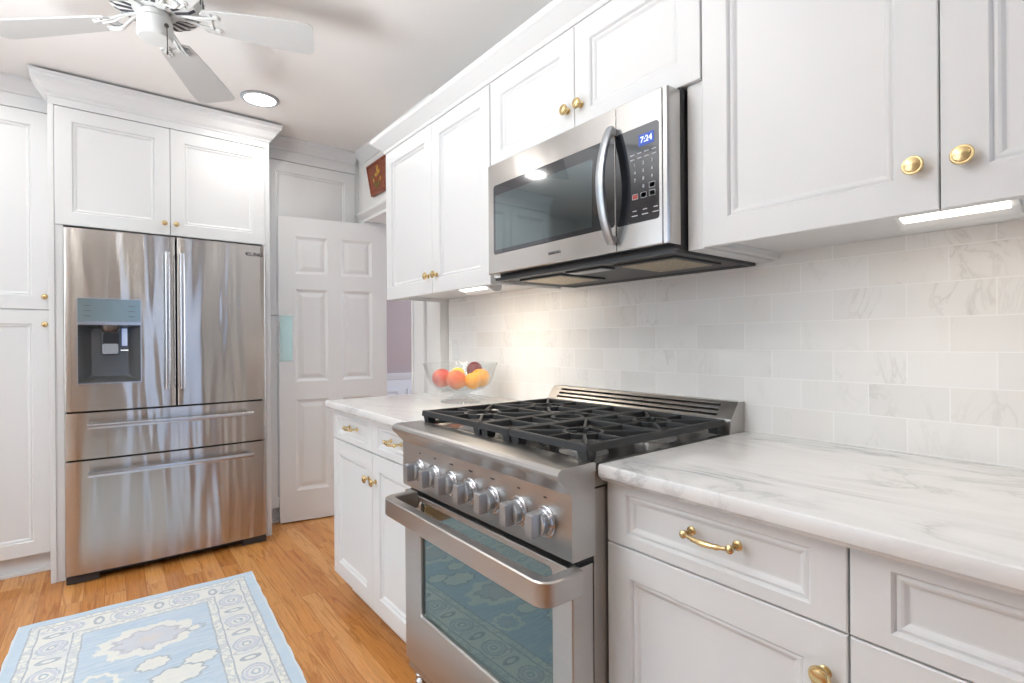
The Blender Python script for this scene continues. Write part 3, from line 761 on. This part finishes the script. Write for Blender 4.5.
for c_ in range(3):
    for r_ in (0,):
        y = .836-.032*c_; box(bm_w, XM-.0020, XM-.0012, y-.009, y+.009, 1.500-.001, 1.500+.001); box(bm_w, XM-.0020, XM-.0012, y-.006, y+.006, 1.512-.001, 1.512+.001)
finish('key_legend', bm_w, m_wprint, kp)
keys = ['1', '2', '3', '4', '5', '6', '7', '8', '9', '', '0', '']
for i, k in enumerate(keys):
    if k: mtxt('key_digit', k, .834-.026*(i % 3), 1.628-.0195*(i//3), .0115, m_wprint, kp)
bm = B()
for c_, z in ((0, 1.548), (1, 1.548), (2, 1.548), (2, 1.568)):
    y = .834-.026*c_
    plates(bm, Fr((XM-.0012, y+.009, z-.007), (0, -1, 0), NX), [(0, 0, .018, .014, .002, 0), (0, 0, .018, .014, .002, .0006), (.0010, .0010, .0170, .0130, .002, .0006), (.0010, .0010, .0170, .0130, .002, .0001)], True, False)
ok = finish('key_outline', bm, m_wprint, kp)
bm = B(); box(bm, XM-.0016, XM-.0011, .834-.007, .834+.007, 1.543, 1.553); finish('red_key', bm, m_rprint, kp)
mtxt('brand_lettering', 'SAMSUNG', 1.137, 1.449, .0115, m_print, md)
# curved bar handle
bm = B(); pts = []
for i in range(21):
    t = i/20; z = 1.440+(1.742-1.440)*t; s = math.sin(PI*t)
    pts.append((XM-.012-.042*s**.8 if 0 < t < 1 else XM-.012, .905, z))
hs = [(-.011, -.006), (.011, -.006), (.013, -.002), (.012, .004), (.006, .007), (-.006, .007), (-.012, .004), (-.013, -.002)]
sweep(bm, pts, hs, up=(-1, 0, 0))
box(bm, XM-.014, XM-.0005, .896, .914, 1.440, 1.458); box(bm, XM-.014, XM-.0005, .896, .914, 1.724, 1.742)
finish('door_handle', bm, m_knob, md, smooth=50)

# ------------------------------------------------------------------ under-cabinet light bars
def light_bar(label, xa, y0, y1, z, pw=.5):
    t = thing('light_bar', label, 'light', (xa+.05, (y0+y1)/2, z-.03), 'under-cabinet light bars')
    bm = B(); prism(bm, [(xa+.004, z), (xa, z-.008), (xa+.05, z-.022), (xa+.062, z-.034), (xa+.094, z-.034), (xa+.105, z-.024), (xa+.108, z)], 'y', y0, y1)
    finish('housing', bm, m_trim, t, bevel=.002)
    bm = B(); prism(bm, [(xa+.004, z-.0100), (xa+.046, z-.0218), (xa+.045, z-.0245), (xa+.003, z-.0135)], 'y', y0+.012, y1-.012)
    finish('lens', bm, m_lens, t)
    for yy in (y0-.006, y1-.006):
        bm = B(); box(bm, xa+.02, xa+.03, yy, yy+.012, z-.012, z); finish('clip', bm, m_chrome, t)
    l = area('bar_glow', (xa+.03, (y0+y1)/2, z-.045), (.25, 0, -1), y1-y0+.16, .06, pw, (1, .86, .68)); l.rotation_euler = (0, math.radians(-12), PI/2) if False else l.rotation_euler
    return t
light_bar('slim white light bar glowing under the right wall cabinet', 1.145, .150, .322, 1.4265)
light_bar('slim light bar glowing under the left wall cabinet above the fruit bowl', 1.145, 1.66, 1.86, 1.4185, 1.3)

# ------------------------------------------------------------------ refrigerator
FX0, FX1, FY = -.172, .737, 3.318
fxc = (FX0+FX1)/2
def bow(x): return FY - .016*(1-((x-fxc)/.455)**2)
rf = thing('refrigerator', 'stainless steel french door refrigerator with two lower drawers and water dispenser', 'refrigerator', (fxc, 3.68, 0))
bm = B(); box(bm, FX0+.006, FX1-.006, 3.40, 4.06, .03, 1.752); finish('body', bm, m_char, rf, bevel=.003)
def bowed(name, x0, x1, z0, z1, parent, hole=None, n=14):
    bm = B(); r = .008
    xs = sorted(set([x0+(x1-x0)*i/n for i in range(n+1)] + ([hole[0], hole[1]] if hole else []))); zs = [z0] + ([hole[2], hole[3]] if hole else []) + [z1]
    def yv(x):
        e = min(x-x0, x1-x); return bow(x) + (r - math.sqrt(max(0, r*r-(r-e)**2)) if e < r else 0)
    xs = sorted(set(xs+[x0+.001, x0+.003, x0+.006, x1-.001, x1-.003, x1-.006]))
    G = [[bm.verts.new((x, yv(x), z)) for z in zs] for x in xs]
    for i in range(len(xs)-1):
        for j in range(len(zs)-1):
            if hole and xs[i] >= hole[0]-1e-6 and xs[i+1] <= hole[1]+1e-6 and j == 1: continue
            bm.faces.new((G[i][j], G[i+1][j], G[i+1][j+1], G[i][j+1]))
    yb = 3.397
    bk = [[bm.verts.new((x, yb, z)) for z in (z0, z1)] for x in (x0, x1)]
    bm.faces.new([g_[0] for g_ in G]+[bk[1][0], bk[0][0]]); bm.faces.new([g_[-1] for g_ in G]+[bk[1][1], bk[0][1]])
    bm.faces.new([v for v in G[0]]+[bk[0][1], bk[0][0]]); bm.faces.new([v for v in G[-1]]+[bk[1][1], bk[1][0]])
    bm.faces.new((bk[0][0], bk[1][0], bk[1][1], bk[0][1]))
    return finish(name, bm, m_fridge, parent, smooth=30)
DH = (-.118, .132, .990, 1.281)
dl = bowed('door', FX0, .2865, .852, 1.757, rf, DH)
dR = bowed('door', .2925, FX1, .852, 1.757, rf)
d1_ = bowed('drawer', FX0, FX1, .614, .843, rf)
d2_ = bowed('drawer', FX0, FX1, .048, .605, rf)
bm = B(); box(bm, FX0+.01, FX1-.01, 3.385, 3.40, .05, 1.75); finish('gasket', bm, m_dark, rf)
# feet / toe grille
bm = B(); box(bm, FX0+.02, FX1-.02, 3.37, 3.42, .012, .045)
box(bm, FX0+.002, FX0+.13, 3.335, 3.41, .002, .040); box(bm, FX1-.13, FX1+.0, 3.335, 3.41, .002, .040)
finish('toe_grille', bm, m_char, rf, bevel=.004)
# dispenser
yf = 3.306
bm = B()
plates(bm, Fr((DH[0], yf-.001, DH[2]), (1, 0, 0), NY), [(-.004, -.005, .254, .425, .004, -.012), (-.004, -.005, .254, .425, .004, .003), (0, 0, .25, .42, .003, .003), (0, 0, .25, .42, .003, .0005)], False, False)
plates(bm, Fr((DH[0], yf-.001, 1.281), (1, 0, 0), NY), [(0, 0, .25, .016, .001, -.01), (0, 0, .25, .016, .001, .004)])
dispf = finish('dispenser_frame', bm, m_chrome, dl)
bm = B(); plates(bm, Fr((DH[0], yf-.001, 1.297), (1, 0, 0), NY), [(0, 0, .25, .112, .002, -.008), (0, 0, .25, .112, .002, .002)]); tp = finish('touch_panel', bm, m_disp, dispf)
bm = B()
for s in (-1, 1):
    for k in range(3):
        x = .007+s*.088; z = 1.325+.026*k
        bm = B(); box(bm, x-.013, x+.013, yf-.0040, yf-.0029, z-.0014, z+.0014); finish('touch_mark', bm, m_print, tp)
m_rec = Mat('grey_recess_plastic', Base_Color=(.16, .165, .17, 1), Roughness=.22, Metallic=.4).m
bm = B()
cvx = Fr((DH[0], yf-.001, DH[2]), (1, 0, 0), NY)
plates(bm, cvx, [(0, 0, .25, .291, .001, .001), (.03, .012, .22, .280, .012, -.055), (.05, .03, .20, .275, .02, -.075)], False, True)
finish('dispenser_recess', bm, m_rec, dispf, smooth=30)
bm = B(); lathe(bm, (.008, yf+.030, 1.281), (0, 0, -1), [(.040, 0), (.040, .012), (.034, .030), (.030, .034)], 24); nz = finish('spout_housing', bm, Mat('bronze_plastic', Base_Color=(.13, .11, .10, 1), Roughness=.3, Metallic=.5).m, dispf, smooth=40)
bm = B(); plates(bm, Fr((-.028, yf+.005, 1.128), (1, 0, 0), NY), [(0, 0, .072, .118, .01, -.03), (0, 0, .072, .118, .01, 0), (.006, .006, .066, .112, .008, .003)]); finish('spout', bm, m_black, dispf)
bm = B(); plates(bm, Fr((-.024, yf+.001, 1.134), (1, 0, 0), NY), [(0, 0, .064, .052, .008, 0), (0, 0, .064, .052, .008, .003)]); finish('spout_lever', bm, m_knob, dispf)
bm = B(); box(bm, .05, .082, yf+.055, yf+.058, 1.150, 1.154); finish('fill_mark', bm, emit('white_glow', (.9, .95, 1, 1), 1.0), dispf)
bm = B(); box(bm, .055, .078, yf+.060, yf+.062, 1.175, 1.265); finish('glow_strip', bm, m_bglow, dispf)
# handles
hsec = [(-.009, -.007), (.009, -.007), (.012, -.003), (.011, .005), (.005, .009), (-.005, .009), (-.011, .005), (-.012, -.003)]
for par, hx_ in ((dl, .2470), (dR, .3130)):
    bm = B(); pts = []
    for i in range(25):
        t = i/24; z = .945+(1.668-.945)*t; s = min(1, math.sin(PI*t)*6)
        pts.append((hx_+(.006 if hx_ < .29 else -.006)*(0), 3.262-.010*math.sin(PI*t), z))
    sweep(bm, pts, hsec, up=(0, -1, 0))
    for z in (.945, 1.645): plates(bm, Fr((hx_-.008, bow(hx_)+.002, z), (1, 0, 0), NY), [(0, 0, .016, .023, .003, 0), (0, 0, .016, .023, .003, bow(hx_)-3.258)])
    finish('door_handle', bm, m_chrome, par, smooth=50)
for par, hz_ in ((d1_, .780), (d2_, .543)):
    bm = B(); pts = []
    for i in range(25):
        t = i/24; x = -.082+(.656+.082)*t
        pts.append((x, 3.262-.014*math.sin(PI*t), hz_))
    sweep(bm, pts, [(a, b*1.0) for a, b in [(-.007, -.011), (.007, -.011), (.009, -.004), (.009, .004), (.007, .011), (-.007, .011), (-.009, .004), (-.009, -.004)]], up=(0, 0, 1))
    for x in (-.080, .632): plates(bm, Fr((x, bow(x)+.002, hz_-.009), (1, 0, 0), NY), [(0, 0, .022, .018, .003, 0), (0, 0, .022, .018, .003, bow(x)-3.258)])
    finish('drawer_handle', bm, m_chrome, par, smooth=50)
text('brand_lettering', 'SAMSUNG', .030, (.655, bow(.655)-.0006, 1.703), (PI/2, 0, 0), m_print, dR, .0008)

# ------------------------------------------------------------------ tall cabinets on the far wall
YC = 3.41
t = thing('refrigerator_cabinet', 'white cabinet surround with two doors above the refrigerator', 'cabinet', (.28, 3.75, 0))
bm = B()
box(bm, -.208, .7575, YC+.021, 4.095, 1.79, 2.377)
bb = finish('body', bm, m_cab, t)
for x0, x1 in ((-.231, -.2085), (.7585, .785)):
    bm = B(); box(bm, x0, x1, YC, 4.095, .001, 2.3775); finish('side_panel', bm, m_cab, t, bevel=.0015)
bm = B(); box(bm, -.2085, -.176, YC+.006, YC+.03, .001, 1.79); finish('filler_strip', bm, m_cab, t)
bm = B(); box(bm, .741, .7585, YC+.006, YC+.03, .001, 1.79); finish('filler_strip', bm, m_cab, t)
for a, b, kx in ((-.208, .2745, .247), (.2745, .759, .302)):
    d = yfront('door', YC, a+g, b-g, 1.784, 2.374, t, stile=.066); cab_knob((kx, YC, 1.846), NY, d, .85)
bm = B(); box(bm, -.231, .785, YC+.0, 4.095, 2.378, ZC-.001); finish('frieze', bm, m_cab, t)
bm = B(); mitre_sweep(bm, [(.785, 3.543), (.785, YC), (-.231, YC), (-.231, 3.543)][::-1], [(-o, z) for o, z in [(0, 2.415), (.006, 2.415), (.008, 2.425), (.014, 2.430), (.022, 2.438), (.030, 2.452), (.040, 2.470), (.052, 2.482), (.058, 2.486), (.060, 2.500), (.064, 2.503), (.064, 2.516), (0, 2.516)]]) 
finish('crown_moulding', bm, m_cab, t)
def tall(label, xa, xb, splits, kn, crown):
    YF = 3.60
    t = thing('tall_cabinet', label, 'cabinet', ((xa+xb)/2, 3.85, 0))
    bm = B(); box(bm, xa, xb, YF+.021, 4.095, .10, ZC-.002); box(bm, xa, xb, YF+.002, YF+.021, 2.389, ZC-.002); finish('body', bm, m_cab, t)
    bm = B(); box(bm, xa, xb, YF+.05, 4.095, .001, .0995); box(bm, xa, xb, YF+.03, YF+.05, .001, .018); finish('toe_kick', bm, m_cab, t)
    for a, b in splits:
        for z0, z1, kz in ((.104, 1.362, 1.288), (1.366, 2.385, 1.432)):
            d = yfront('door', YF, a+g, b-g, z0, z1, t, stile=.07)
            if kn: cab_knob((b-.022 if kn > 0 else a+.03, YF, kz), NY, d, .85)
    bm = B(); mitre_sweep(bm, [(xa, YF+.002), (xb, YF+.002)][::1], [(-o, ZC+z*.8-.001) for o, z in [(0, -.09), (.008, -.09), (.012, -.075), (.03, -.05), (.046, -.026), (.054, -.018), (.056, 0), (0, 0)]])
    finish('crown_moulding', bm, m_cab, t)
    return t
tall('tall white pantry cabinet left of the refrigerator with brass knobs', -1.18, -.234, ((-.71, -.236), (-1.178, -.712)), 1, True)
tall('tall white cabinet behind the open six-panel door', .788, 1.402, ((.795, 1.40),), 0, True)
bm = B(); box(bm, 1.403, 1.4295, 3.612, 4.09, .001, ZC-.002)
tag(finish('filler_strip', bm, m_cab, origin=(1.416, 3.7, 0)), 'thin white filler strip in the corner right of the far tall cabinet', 'panel')

# ------------------------------------------------------------------ ceiling fan
fc_ = Vector((.133, 2.150, 2.30))
m_fan = paint('fan_white_enamel', (.60, .61, .60, 1), .35)
m_blade = paint('fan_blade_white', (.54, .545, .54, 1), .5)
fan = thing('ceiling_fan', 'white five-blade ceiling fan with slotted motor housing and pull chain', 'fan', (fc_.x, fc_.y, ZC))
bm = B()
lathe(bm, (fc_.x, fc_.y, 0), (0, 0, 1), [(.085, 2.529), (.085, 2.50), (.06, 2.46), (.06, 2.445), (.122, 2.43), (.145, 2.40), (.145, 2.360), (.135, 2.340), (.112, 2.328), (.055, 2.324)], 48)
hb = finish('motor_housing', bm, m_fan, fan, smooth=30)
bm = B()
for k in range(36):
    a = 2*PI*k/36; c, s = math.cos(a), math.sin(a)
    P_ = [(r*c-w*s, r*s+w*c, z) for r, w, z in ((.1465, -.0035, 2.366), (.1465, .0035, 2.366), (.1465, .0035, 2.394), (.1465, -.0035, 2.394))]
    Q = [(r*c-w*s, r*s+w*c, z) for r, w, z in ((.142, -.0035, 2.366), (.142, .0035, 2.366), (.142, .0035, 2.394), (.142, -.0035, 2.394))]
    rings(bm, [[(fc_.x+x, fc_.y+y, z) for x, y, z in Q], [(fc_.x+x, fc_.y+y, z) for x, y, z in P_]])
finish('side_slots', bm, m_print, hb)
bm = B()
for k in range(22):
    a = 2*PI*k/22; c, s = math.cos(a), math.sin(a)
    # slots of the lower face
    t0, t1 = .066, .130
    def zz(r): return 2.324+(r-.055)/(.112-.055)*.004 if r < .112 else 2.328+(r-.112)/.023*.012
    L = []
    for r in (t0, .112, t1):
        L.append([(fc_.x+r*c-w*s, fc_.y+r*s+w*c, zz(r)+dz) for w, dz in ((-.0062, .002), (.0062, .002), (.0062, -.0014), (-.0062, -.0014))])
    rings(bm, L)
finish('lower_slots', bm, m_print, hb)
bm = B(); lathe(bm, (fc_.x, fc_.y, 0), (0, 0, 1), [(.035, 2.33), (.046, 2.318), (.046, 2.30), (.052, 2.295), (.054, 2.250), (.052, 2.240), (.049, 2.233), (.044, 2.232), (.001, 2.232)], 36)
sh = finish('switch_housing', bm, m_fan, fan, smooth=35)
bm = B(); cx, cy = fc_.x+.03, fc_.y-.052
lathe(bm, (fc_.x+.028, fc_.y-.044, 2.268), (.5, -.86, 0), [(.007, 0), (.007, .006), (.004, .008)], 12)
tube(bm, [(cx, cy, 2.268), (cx+.001, cy-.002, 2.20), (cx+.001, cy-.002, 2.175)], .0016, 8); lathe(bm, (cx+.001, cy-.002, 2.165), (0, 0, 1), [(.001, 0), (.003, .003), (.003, .012), (.001, .014)], 10)
ch = finish('pull_chain', bm, Mat('dark_bronze', Base_Color=(.08, .07, .06, 1), Metallic=.8, Roughness=.4).m, sh)
for angd, zt, L in ((137, 2.300, .635), (63.0, 2.288, .59), (-18.5, 2.325, .510), (-79, 2.30, .62), (209, 2.30, .62)):
    a = math.radians(angd); u = Vector((math.cos(a), math.sin(a), 0)); v = Vector((-u.y, u.x, 0)); pitch_ = math.radians(11)
    v2 = v*math.cos(pitch_) + Vector((0, 0, -1))*math.sin(pitch_); n_ = u.cross(v2)
    if n_.z < 0: n_ = -n_
    base = Vector((fc_.x, fc_.y, zt))
    r0_ = .150
    prof = [(r0_, -.050), (r0_+.04, -.056), (L-.12, -.076), (L-.02, -.078), (L-.006, -.072), (L, -.058), (L, .058), (L-.006, .072), (L-.02, .078), (L-.12, .076), (r0_+.04, .056), (r0_, .050), (r0_-.012, .03), (r0_-.012, -.03)]
    bm = B(); rings(bm, [[base+u*x+v2*y+n_*z for x, y in prof] for z in (-.003, .003)])
    bl = finish('blade', bm, m_blade, fan, bevel=.0015)
    bm = B()
    root_ = Vector((fc_.x, fc_.y, 2.325))+u*.075
    for s in (-1, 1):
        for amp, end in ((.026, .195), (.013, .175)):
            pts = []
            for i in range(13):
                q = i/12; x = .075+(end-.075)*q; yy = s*(amp*math.sin(PI*min(1, q*1.15)*.5)+.006)
                zc = 2.325+(zt-.008-2.325)*min(1, q*1.6)
                pt = Vector((fc_.x, fc_.y, zc))+u*x+v*yy
                if q > .55: pt += Vector((0, 0, -1))*yy*math.sin(pitch_)*((q-.55)/.45)
                pts.append(pt)
            tube(bm, pts, .0045, 8)
    pc = base+u*.17+n_*(-.006)
    for s in (-.030, .030): lathe(bm, base+u*.190+v2*s-n_*.003, -n_, [(.012, 0), (.012, .003), (.005, .005), (.001, .006)], 14)
    plates(bm, Fr(base+u*.163-v2*.045-n_*.003, u, -n_, v2), [(0, 0, .012, .09, .004, 0), (0, 0, .012, .09, .004, .004)])
    plates(bm, Fr(Vector((fc_.x, fc_.y, 2.322))+u*.05-v*.012, u, (0, 0, -1), v), [(0, 0, .04, .024, .003, -.005), (0, 0, .04, .024, .003, .005)])
    finish('blade_bracket', bm, m_fan, bl, smooth=40)

# ------------------------------------------------------------------ recessed downlights
def downlight(x, y, label, power=2.6):
    t = thing('downlight', label, 'light', (x, y, ZC), 'recessed ceiling downlights')
    bm = B(); lathe(bm, (x, y, ZC-.0005), (0, 0, -1), [(.098, 0), (.098, .004), (.092, .010), (.080, .010), (.078, .004)], 40)
    finish('trim_ring', bm, m_knob, t, smooth=40)
    bm = B(); lathe(bm, (x, y, ZC-.0008), (0, 0, -1), [(.079, 0), (.079, .007), (.06, .0085), (.001, .009)], 40); finish('lens', bm, m_led, t, smooth=40)
    l = bpy.data.lights.new('downlight_glow', 'AREA'); l.shape = 'DISK'; l.size = .15; l.energy = power; l.color = (1, .96, .91)
    o = bpy.data.objects.new('downlight_glow', l); C.objects.link(o); o.location = (x, y, ZC-.02)
downlight(.665, 3.08, 'round lit recessed downlight in the ceiling near the refrigerator cabinet')
downlight(-.59, 3.12, 'round lit downlight mirrored in the microwave window, outside the picture')
downlight(.10, 1.15, 'round lit downlight over the front of the range, outside the picture')
downlight(-.70, 1.15, 'round lit downlight over the middle of the room, outside the picture')
downlight(.45, -.70, 'round lit downlight behind the camera near the worktop', 2)
downlight(-.80, -.70, 'round lit downlight behind the camera on the window side', 3)

# ------------------------------------------------------------------ rug
bm = B()
nx, ny = 16, 60
def edge(i): return .0015*math.sin(i*1.7)+.001*math.sin(i*4.1)
top = [[bm.verts.new((-RW+2*RW*i/nx+(edge(j) if i in (0, nx) else 0), -RL*j/ny+(edge(i) if j in (0, ny) else 0), .007+.001*math.sin(i*1.3+j*.6))) for j in range(ny+1)] for i in range(nx+1)]
for i in range(nx):
    for j in range(ny): bm.faces.new((top[i][j], top[i+1][j], top[i+1][j+1], top[i][j+1]))
r_ = bmesh.ops.extrude_face_region(bm, geom=bm.faces[:])
for v in r_['geom']:
    if isinstance(v, bmesh.types.BMVert): v.co.z = .0012
rug = finish('rug', bm, m_rug); rug.location = (.137, 2.942, 0); rug.rotation_euler = (0, 0, math.radians(-2.2))
tag(rug, 'pale blue and cream patterned runner rug on the oak floor', 'rug')

# ------------------------------------------------------------------ fruit bowl and fruit
bc = Vector((1.245, 1.965, .9145))
bm = B()
prof = [(.001, .006), (.060, .006), (.086, .000), (.090, .003), (.086, .009), (.055, .018), (.034, .028), (.032, .036), (.050, .044), (.100, .058), (.130, .080), (.145, .110), (.158, .155), (.166, .170), (.167, .174), (.163, .174),
        (.154, .155), (.140, .112), (.124, .084), (.095, .064), (.050, .052), (.001, .050)]
n = 64; L = []
for r, h in prof:
    L.append([bc+Vector((math.cos(2*PI*i/n), math.sin(2*PI*i/n), 0))*(r*(1+(.018*math.cos(16*2*PI*i/n) if h > .06 or r > .08 else 0)))+Vector((0, 0, h)) for i in range(n)])
rings(bm, L)
tag(finish('fruit_bowl', bm, m_glass, smooth=60, origin=bc), 'clear cut glass footed bowl on the left worktop', 'bowl')
def fruit_mat(name, c1, c2, rough=.4, sc=9):
    m = Mat(name, Roughness=rough); m.l(m.ramp(m.noise(m.coord(), sc, 3), [(.38, c1), (.62, c2)]), m.p.inputs['Base Color'])
    m.bump(m.noise(m.coord(), 120, 2), .1, .002); return m.m
m_peach = fruit_mat('peach_skin', srgb(214, 92, 60), srgb(240, 150, 84), .55)
m_peach2 = fruit_mat('nectarine_skin', srgb(196, 56, 44), srgb(232, 118, 66), .35)
m_orange = fruit_mat('orange_skin', srgb(246, 160, 40), srgb(252, 178, 60), .4)
m_lemon = fruit_mat('lemon_skin', srgb(246, 214, 84), srgb(250, 226, 120), .4)
m_plum = fruit_mat('plum_skin', srgb(98, 30, 44), srgb(132, 50, 56), .3)
m_stem = Mat('fruit_stem', Base_Color=(.12, .08, .03, 1), Roughness=.7).m
cr, cf = Vector((.787, -.617, 0)), Vector((.617, .787, 0))
def fruit(name, label, a, b, z, r, mat, sq=1.0, tip=0, tilt=(0, 0), group='fruit in the glass bowl'):
    c = bc + cr*a + cf*b + Vector((0, 0, z)); seg = 24
    ax = Vector((tilt[0], tilt[1], 1)).normalized()
    t = thing(name, label, 'fruit', c - Vector((0, 0, r)), group)
    bm = B(); prof = []
    for i in range(17):
        p = PI*i/16; rr_ = r*math.sin(p); h = -r*sq*math.cos(p)
        if tip: h += tip*r*(-1 if i < 2 else 0)+tip*r*(1 if i > 14 else 0)
        else: h -= .16*r*math.exp(-((PI-p)/.28)**2)
        prof.append((max(rr_, .0003), h))
    lathe(bm, c, ax, prof, seg); finish('skin', bm, mat, t, smooth=80)
    top = r*sq*(1-.16) if not tip else r*sq+tip*r
    bm = B(); lathe(bm, c+ax*(top-.001), ax, [(.0022, 0), (.0016, .005), (.0022, .007)], 8); finish('stem', bm, m_stem, t)
fruit('peach', 'rosy peach at the left side of the glass bowl', -.082, -.020, .108, .044, m_peach2, .95, tilt=(-.3, -.2))
fruit('peach', 'orange-red peach at the front middle of the glass bowl', -.012, -.070, .104, .044, m_peach, .95, tilt=(.2, -.5))
fruit('orange', 'smaller orange in the front of the bowl between the peach and the large orange', .058, -.066, .098, .036, m_orange, 1, tilt=(.1, .3))
fruit('orange', 'bright orange at the right side of the glass bowl', .088, .010, .106, .043, m_orange, 1, tilt=(.1, .1))
fruit('lemon', 'yellow lemon behind the peaches in the glass bowl', -.022, .060, .112, .036, m_lemon, 1.1, .12, tilt=(.9, .2))
fruit('plum', 'dark red plum on top of the oranges in the glass bowl', .058, .060, .140, .036, m_plum, 1.05, tilt=(.4, .1))
fruit('peach', 'peach mostly hidden at the bottom centre of the glass bowl', -.001, .000, .091, .030, m_peach, .95)

# ------------------------------------------------------------------ small wall pieces
# wooden plaque above the doorway
pq = thing('wall_plaque', 'tapered brown wooden plaque with gold floral painting hung above the doorway', 'wall decoration', (XD-.01, 3.235, 2.17))
bm = B(); Yc = 3.235
L = []
for x, d in ((XD-.002, 0), (XD-.024, 0), (XD-.026, .003), (XD-.026, .014), (XD-.020, .018)):
    L.append([(x, Yc+.178-d, 2.392-d), (x, Yc-.178+d, 2.392-d), (x, Yc-.098+d, 2.17+d), (x, Yc+.098-d, 2.17+d)])
rings(bm, L)
pm = Mat('painted_brown_wood', Roughness=.45)
pm.l(pm.ramp(pm.noise(pm.coord(scale=(1, 1, 6)), 12, 4), [(.3, srgb(112, 54, 34)), (.7, srgb(150, 80, 52))]), pm.p.inputs['Base Color'])
finish('board', bm, pm.m, pq)
m_gold = Mat('ochre_paint', Base_Color=srgb(190, 150, 60), Roughness=.5).m; m_leaf = Mat('olive_paint', Base_Color=srgb(110, 110, 50), Roughness=.5).m
def petals(name, pts, mat):
    bm = B()
    for y, z, r1_, r2_, a in pts:
        lp = [[(x, y+r1_*math.cos(t)*math.cos(a)-r2_*math.sin(t)*math.sin(a), z+r1_*math.cos(t)*math.sin(a)+r2_*math.sin(t)*math.cos(a)) for t in [2*PI*i/12 for i in range(12)]] for x in (XD-.0195, XD-.0225)]
        rings(bm, lp)
    finish(name, bm, mat, pq)
petals('painted_flower', [(Yc+.02, 2.30, .022, .012, .3), (Yc-.02, 2.31, .022, .012, 2.6), (Yc, 2.335, .012, .024, 0), (Yc+.055, 2.27, .016, .010, .8), (Yc-.05, 2.26, .016, .01, 2.2)], m_gold)
petals('painted_leaf', [(Yc+.03, 2.24, .026, .008, .9), (Yc-.03, 2.235, .026, .008, 2.2), (Yc, 2.225, .007, .03, 0), (Yc+.075, 2.30, .020, .007, .3)], m_leaf)
# switch plate on the short return of the doorway wall
sw = thing('light_switch', 'white light switch plate on the wall behind the fruit bowl', 'switch', (XW-.012, 2.38, 1.08))
sf = Fr((XW-.008, 2.415, 1.085), (0, -1, 0), NX)
bm = B(); plates(bm, sf, [(0, 0, .07, .115, .004, 0), (0, 0, .07, .115, .004, .003), (.003, .003, .067, .112, .004, .005)]); sp_ = finish('plate', bm, m_trim, sw)
bm = B(); plates(bm, sf, [(.024, .032, .046, .084, .001, .005), (.025, .033, .045, .083, .001, .008)]); finish('rocker', bm, m_trim, sw)

for o in bpy.data.objects:
    if '_b' in o: del o['_b']
